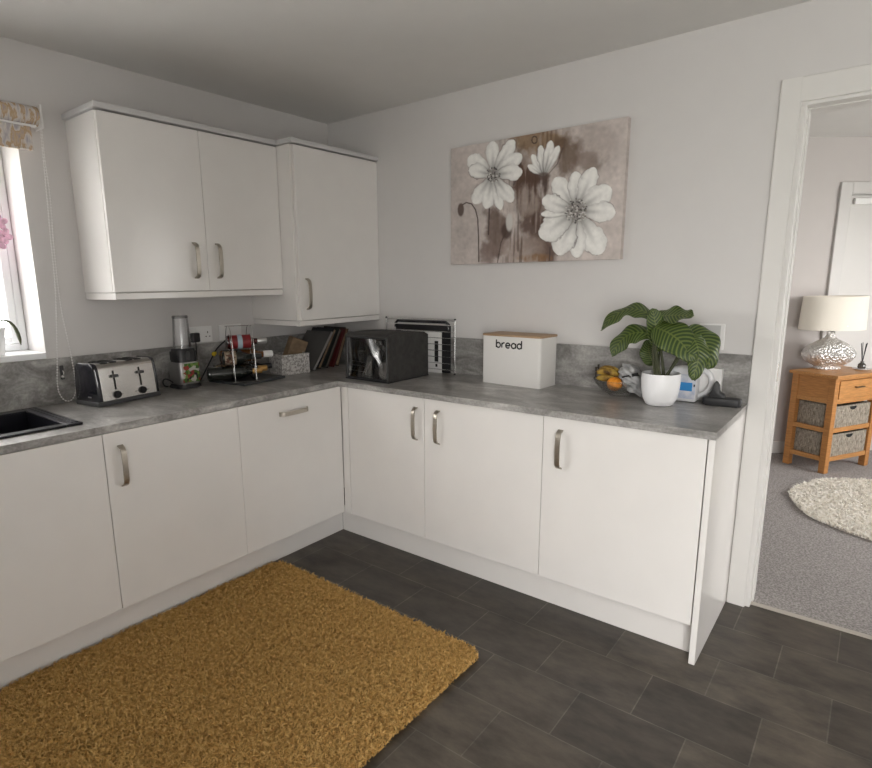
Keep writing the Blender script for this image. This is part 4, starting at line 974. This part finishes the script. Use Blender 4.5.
    faces = np.stack([idx[:-1,:-1], idx[:-1,1:], idx[1:,1:], idx[1:,:-1]], -1).reshape(-1,4)
    # wrapped sides and back (edge colours continue round the stretcher)
    colr = np.concatenate([C.reshape(-1,3)])
    ring = np.concatenate([idx[0,:], idx[1:,-1], idx[-1,-2::-1], idx[-2:0:-1,0]])
    bverts = verts[ring].copy(); bverts[:,0] = -.0015
    verts = np.concatenate([verts, bverts]); colr = np.concatenate([colr, colr[ring]])
    k = np.arange(len(ring)); n0 = NX*NY
    side = np.stack([ring[k], n0+k, n0+(k+1)%len(ring), ring[(k+1)%len(ring)]], -1)
    fl = faces.tolist() + side.tolist() + [list(range(n0, n0+len(ring)))[::-1]]
    ctr = Vector((0, (y0+y1)/2, z0))
    verts = verts - np.array(ctr)
    me = bpy.data.meshes.new('canvas_painting'); me.from_pydata(verts.tolist(), [], fl); me.update()
    at = me.color_attributes.new('Paint', 'FLOAT_COLOR', 'POINT')
    at.data.foreach_set('color', np.concatenate([colr, np.ones((len(colr),1))], 1).astype(np.float32).ravel())
    m, nt, b = new_mat('painted_canvas')
    a = nt.nodes.new('ShaderNodeAttribute'); a.attribute_name = 'Paint'
    nt.links.new(a.outputs['Color'], b.inputs['Base Color']); b.inputs['Roughness'].default_value = .75
    tc = nt.nodes.new('ShaderNodeTexCoord'); nz = nt.nodes.new('ShaderNodeTexNoise'); nz.inputs['Scale'].default_value = 260; nt.links.new(tc.outputs['Object'], nz.inputs['Vector'])
    bp = nt.nodes.new('ShaderNodeBump'); bp.inputs['Strength'].default_value = .2; bp.inputs['Distance'].default_value = .002; nt.links.new(nz.outputs['Fac'], bp.inputs['Height']); nt.links.new(bp.outputs['Normal'], b.inputs['Normal'])
    me.materials.append(m)
    bm = bmesh.new(); bm.from_mesh(me); bmesh.ops.recalc_face_normals(bm, faces=bm.faces); bm.to_mesh(me); bm.free()
    o = bpy.data.objects.new('canvas_painting', me); col.objects.link(o); o.location = ctr
    tag(o, 'canvas painting of white flowers on brown and mauve above the bread bin', 'painting')
painting()

# ------------------------------------------------------------------ rugs
def tufted(name, label, inside, bounds, n, hgt, width, pile, back, back_bm, z0, lean=.8):
    root = thing(name, label, 'rug', ((bounds[0]+bounds[1])/2, (bounds[2]+bounds[3])/2, z0))
    obj('backing', back_bm, back, root)
    g = np.random.default_rng(abs(hash(name)) % 1000 if False else len(label))
    P = np.stack([g.uniform(bounds[0], bounds[1], n), g.uniform(bounds[2], bounds[3], n)], 1); P = P[inside(P[:,0], P[:,1])]
    k = len(P); a = g.uniform(0, 2*PI, k); L = hgt*g.uniform(.7, 1.25, k); tilt = g.uniform(.15, lean, k); az = g.uniform(0, 2*PI, k); wdt = width*g.uniform(.7, 1.3, k)
    S = np.stack([np.cos(a), np.sin(a), np.zeros(k)], 1)
    D = np.stack([np.cos(az)*tilt, np.sin(az)*tilt, np.ones(k)], 1); D /= np.linalg.norm(D, axis=1)[:,None]
    D2 = np.stack([np.cos(az)*(tilt+1.1), np.sin(az)*(tilt+1.1), np.full(k,.55)], 1); D2 /= np.linalg.norm(D2, axis=1)[:,None]
    base = np.concatenate([P, np.full((k,1), z0+.004)], 1)
    mid = base + D*(L*.65)[:,None]; tip = mid + D2*(L*.55)[:,None]
    V = np.stack([base - S*wdt[:,None]*.5, base + S*wdt[:,None]*.5, mid + S*wdt[:,None]*.55, mid - S*wdt[:,None]*.55, tip], 1).reshape(-1,3)
    i = np.arange(k)*5
    quads = np.stack([i, i+1, i+2, i+3], 1); tris = np.stack([i+3, i+2, i+4], 1)
    V = V - np.array(root.location)
    me = bpy.data.meshes.new('pile'); me.vertices.add(len(V)); me.vertices.foreach_set('co', V.astype(np.float32).ravel())
    me.loops.add(7*k); me.polygons.add(2*k)
    lv = np.concatenate([quads.ravel(), tris.ravel()]).astype(np.int32)
    me.loops.foreach_set('vertex_index', lv)
    me.polygons.foreach_set('loop_start', np.concatenate([np.arange(k)*4, 4*k+np.arange(k)*3]).astype(np.int32))
    me.update(calc_edges=True); me.validate()
    me.materials.append(pile)
    o = bpy.data.objects.new('pile', me); col.objects.link(o); o.parent = root; o['kind'] = 'stuff'
    return root
rx0, rx1, ry0, ry1 = -2.95, -1.015, -1.785, -.530
def in_rect(x, y):
    # slightly wavy edges and rounded corners
    wv = .008*np.sin(17*x) + .006*np.sin(31*y+1); cr_ = .09
    cx = np.clip(x, rx0+cr_, rx1-cr_); cy = np.clip(y, ry0+cr_, ry1-cr_)
    d = np.hypot(x-cx, y-cy); inside = d < cr_ + wv
    return inside
bm = bmesh.new(); bm_prism(bm, [(x+(rx0+rx1)/2, y+(ry0+ry1)/2) for x, y in rrect(rx1-rx0-.02, ry1-ry0-.02, .08, 6)], 'z', .0008, .010)
tufted('shag_rug', 'ochre yellow shag rug on the dark tiles in front of the left run of units', in_rect, (rx0, rx1, ry0, ry1), 150000, .020, .0040, M['ochre'], M['ochreback'], bm, 0.0)
ccx, ccy, crr = 1.735, -3.132, .628
def in_circ(x, y): return np.hypot(x-ccx, y-ccy) < crr + .006*np.sin(9*np.arctan2(y-ccy, x-ccx))
bm = bmesh.new(); bm_lathe(bm, [(crr-.01,.0030), (crr-.008,.012)], 64, ccx, ccy)
tufted('round_rug', 'round cream shag rug on the grey carpet beyond the doorway', in_circ, (ccx-.7, ccx+.7, ccy-.7, ccy+.7), 52000, .028, .0065, M['cream'], M['creamback'], bm, .002)

# ------------------------------------------------------------------ oak sideboard in the hall
SA = R(-28.6)
sd = thing('oak_telephone_table', 'small oak table with one drawer and two basket shelves in the room beyond the doorway', 'side table', (2.335, -2.645, .002), SA)
W2, D2_, H2 = .515, .315, .735; lg = .046
for x, y in ((0,0), (W2-lg,0), (0,D2_-lg), (W2-lg,D2_-lg)): obj('leg', B((x, x+lg, y, y+lg, 0, H2-.022), bev=.003), M['oak'], sd, world=False)
obj('top', B((-.022, W2+.022, -.022, D2_+.015, H2-.022, H2), bev=.004), M['oakh'], sd, world=False)
for x in (.008, W2-.020): obj('side_panel', B((x, x+.012, lg-.004, D2_-lg+.004, .545, H2-.0225)), M['oak'], sd, world=False)
obj('back_panel', B((lg-.004, W2-lg+.004, D2_-.016, D2_-.008, .10, H2-.0225)), M['oak'], sd, world=False)
for z in (.520, .305, .088):
    obj('shelf', B((lg*.4, W2-lg*.4, lg*.4, D2_-lg*.4, z+.006, z+.018)), M['oakh'], sd, world=False)
    obj('rail', B((lg-.002, W2-lg+.002, .006, .028, z, z+.034), (.006, .028, lg-.002, D2_-lg+.002, z, z+.034), (W2-.028, W2-.006, lg-.002, D2_-lg+.002, z, z+.034), bev=.002), M['oakh'], sd, world=False)
obj('rail', B((lg-.002, W2-lg+.002, .006, .028, H2-.042, H2-.0225)), M['oakh'], sd, world=False)
dw = obj('drawer', B((lg+.004, W2-lg-.004, -.004, .016, .558, H2-.046), bev=.002), M['oakh'], sd, world=False)
bm = bmesh.new(); bm_box(bm, W2/2-.045, W2/2+.045, -.026, -.016, .632, .643, bev=.003); bm_box(bm, W2/2-.042, W2/2-.034, -.018, -.003, .634, .641); bm_box(bm, W2/2+.034, W2/2+.042, -.018, -.003, .634, .641)
obj('drawer_handle', bm, mat('aged_brass', (.20,.145,.085), .45, .8), dw, world=False)
SM = Matrix.Translation((2.335, -2.645, .002)) @ Matrix.Rotation(SA, 4, 'Z')
for z0, z1, lb in ((.3245, .500, 'woven seagrass basket on the upper shelf of the oak table'), (.1075, .288, 'woven seagrass basket on the lower shelf of the oak table')):
    bk = thing('wicker_basket', lb, 'basket', SM @ Vector((W2/2, D2_/2, z0)), SA, 'baskets in the oak table')
    wx, wy, hh = (W2-2*lg)/2-.006, D2_/2-.030, z1-z0; t = .012
    obj('basket_body', B((-wx, wx, -wy-.018, -wy-.018+t, .001, hh), (-wx, wx, wy-t, wy, .001, hh), (-wx, -wx+t, -wy-.006, wy-t, .001, hh), (wx-t, wx, -wy-.006, wy-t, .001, hh), (-wx+t, wx-t, -wy-.006, wy-t, .001, t), bev=.004), M['wicker'], bk, 40, world=False)
    bm = bmesh.new(); tb = [(.040*math.cos(a), .026*math.sin(a)) for a in [R(180+15*i) for i in range(13)]]
    bm_prism(bm, [(x, hh-.012+z) for x, z in tb], 'y', -wy-.0190, -wy-.0175); o = obj('hand_hole', bm, M['hole'], bk, world=False)

# lamp and reed diffuser
LP = Vector((2.700, -2.560, .002+H2)); 
lp = thing('table_lamp', 'table lamp with a hammered silver base and cream shade on the oak table', 'lamp', LP, R(-50.9))
bm = bmesh.new()
prof = [(.085,.0008), (.092,.004), (.090,.010), (.082,.016), (.105,.030), (.150,.060), (.176,.095), (.180,.115), (.168,.145), (.135,.180), (.090,.208), (.055,.225), (.036,.240), (.029,.258), (.030,.275), (.026,.285)]
dense_p = []
for (r0, z0), (r1, z1) in zip(prof, prof[1:]):
    for k in range(4): dense_p.append((r0+(r1-r0)*k/4, z0+(z1-z0)*k/4))
bm_lathe(bm, dense_p + [prof[-1]], 64, sx=1.05, sy=.80)
hm, nt, b = new_mat('hammered_silver')
b.inputs['Base Color'].default_value = (.80,.785,.765,1); b.inputs['Metallic'].default_value = .8; b.inputs['Roughness'].default_value = .36
tc = nt.nodes.new('ShaderNodeTexCoord'); vo = nt.nodes.new('ShaderNodeTexVoronoi'); vo.inputs['Scale'].default_value = 62; nt.links.new(tc.outputs['Object'], vo.inputs['Vector'])
bp = nt.nodes.new('ShaderNodeBump'); bp.inputs['Strength'].default_value = .9; bp.inputs['Distance'].default_value = .014; nt.links.new(vo.outputs['Distance'], bp.inputs['Height']); nt.links.new(bp.outputs['Normal'], b.inputs['Normal'])
obj('lamp_base', bm, hm, lp, 180, world=False)
bm = bmesh.new(); bm_lathe(bm, [(.022,.284), (.022,.305), (.012,.310), (.012,.345)], 24); obj('bulb_holder', bm, M['dgrey'], lp, 40, world=False)
bm = bmesh.new(); bm_lathe(bm, [(.236,.300), (.224,.548), (.220,.548), (.232,.300)], 64, cap=False, sy=.66); r_ = bm
obj('lamp_shade', bm, M['shade'], lp, 60, world=False)
bm = bmesh.new()
for a in (30, 150, 270): bm_tube(bm, [(0,0,.336), (.236*math.cos(R(a)), .236*.66*math.sin(R(a)), .336)], .002, 6)
obj('shade_carrier', bm, M['chrome'], lp, 60, world=False)
RD = SM @ Vector((.452, .105, H2))
rd = thing('reed_diffuser', 'small reed diffuser on a pale dish beside the lamp on the oak table', 'diffuser', RD)
bm = bmesh.new(); bm_lathe(bm, [(.040,.0006), (.055,.005), (.057,.009), (.050,.008), (.02,.006)], 32); obj('dish', bm, M['ceramic'], rd, 40, world=False)
bm = bmesh.new(); bm_lathe(bm, [(.024,.0085), (.026,.020), (.024,.040), (.012,.052), (.011,.064)], 24); obj('jar', bm, mat('dark_glass_jar', (.06,.055,.05), .12, coat=.4), rd, 40, world=False)
for dx, dy in ((-.045,-.01), (-.022,.02), (.020,-.015), (.042,.012)):
    bm = bmesh.new(); bm_tube(bm, [(-dx*.12, -dy*.12, .028), (dx, dy, .200)], .0026, 6); obj('reed', bm, M['black'], rd, 60, world=False)

# ------------------------------------------------------------------ light: overcast daylight through the windows
wd = bpy.data.worlds.new('overcast'); sc.world = wd; wd.use_nodes = True
nt = wd.node_tree; bgn = nt.nodes['Background']
tc = nt.nodes.new('ShaderNodeTexCoord'); sp = nt.nodes.new('ShaderNodeSeparateXYZ'); nt.links.new(tc.outputs['Generated'], sp.inputs[0])
rp = ramp(nt, [(.0,(.42,.40,.37)), (.46,(.55,.54,.51)), (.54,(1.0,.955,.935)), (1.0,(.99,.96,.95))])
ma = nt.nodes.new('ShaderNodeMath'); ma.operation = 'MULTIPLY_ADD'; ma.inputs[1].default_value = .5; ma.inputs[2].default_value = .5
nt.links.new(sp.outputs['Z'], ma.inputs[0]); nt.links.new(ma.outputs[0], rp.inputs['Fac']); nt.links.new(rp.outputs['Color'], bgn.inputs['Color'])
bgn.inputs['Strength'].default_value = 8.0
def portal(name, loc, rot, sx, sy):
    l = bpy.data.lights.new(name, 'AREA'); l.shape = 'RECTANGLE'; l.size = sx; l.size_y = sy; l.cycles.is_portal = True
    o = bpy.data.objects.new(name, l); col.objects.link(o); o.location = loc; o.rotation_euler = rot
portal('portal_window', ((WX0+WX1)/2, Y0+T-.01, (WZ0+WZ1)/2), (R(-90),0,0), WX1-WX0, WZ1-WZ0)
portal('portal_garden', (XL-T+.01, (GY0+GY1)/2, GZ/2), (R(90),0,R(-90)), GY1-GY0, GZ)
portal('portal_hall', ((HX0+HX1)/2, YR-T+.01, (HZ0+HZ1)/2), (R(90),0,0), HX1-HX0, HZ1-HZ0)

# ------------------------------------------------------------------ camera
cd = bpy.data.cameras.new('camera'); co = bpy.data.objects.new('camera', cd); col.objects.link(co); sc.camera = co
F = Vector((0.75965456, 0.61945806, -0.19798147)); Rr = Vector((0.62993517, -0.77654475, -0.01264651)); U = Vector((0.16157545, 0.11510851, 0.98012418))
mw = Matrix((( Rr.x, U.x, -F.x, -2.77754536), (Rr.y, U.y, -F.y, -2.83783734), (Rr.z, U.z, -F.z, 1.43505625), (0,0,0,1)))
co.matrix_world = mw
cd.sensor_fit = 'HORIZONTAL'; cd.sensor_width = 36; cd.lens = 36*581.976/872
cd.shift_x = (436-404.243)/872; cd.shift_y = (398.774-384)/872; cd.clip_start = .02

sc.view_settings.view_transform = 'Standard'; sc.view_settings.look = 'None'; sc.view_settings.gamma = 1; sc.view_settings.use_curve_mapping = False
sc.view_settings.exposure = 1.22
sc.cycles.use_denoising = True
sc.cycles.max_bounces = 10; sc.cycles.diffuse_bounces = 6; sc.cycles.transparent_max_bounces = 16
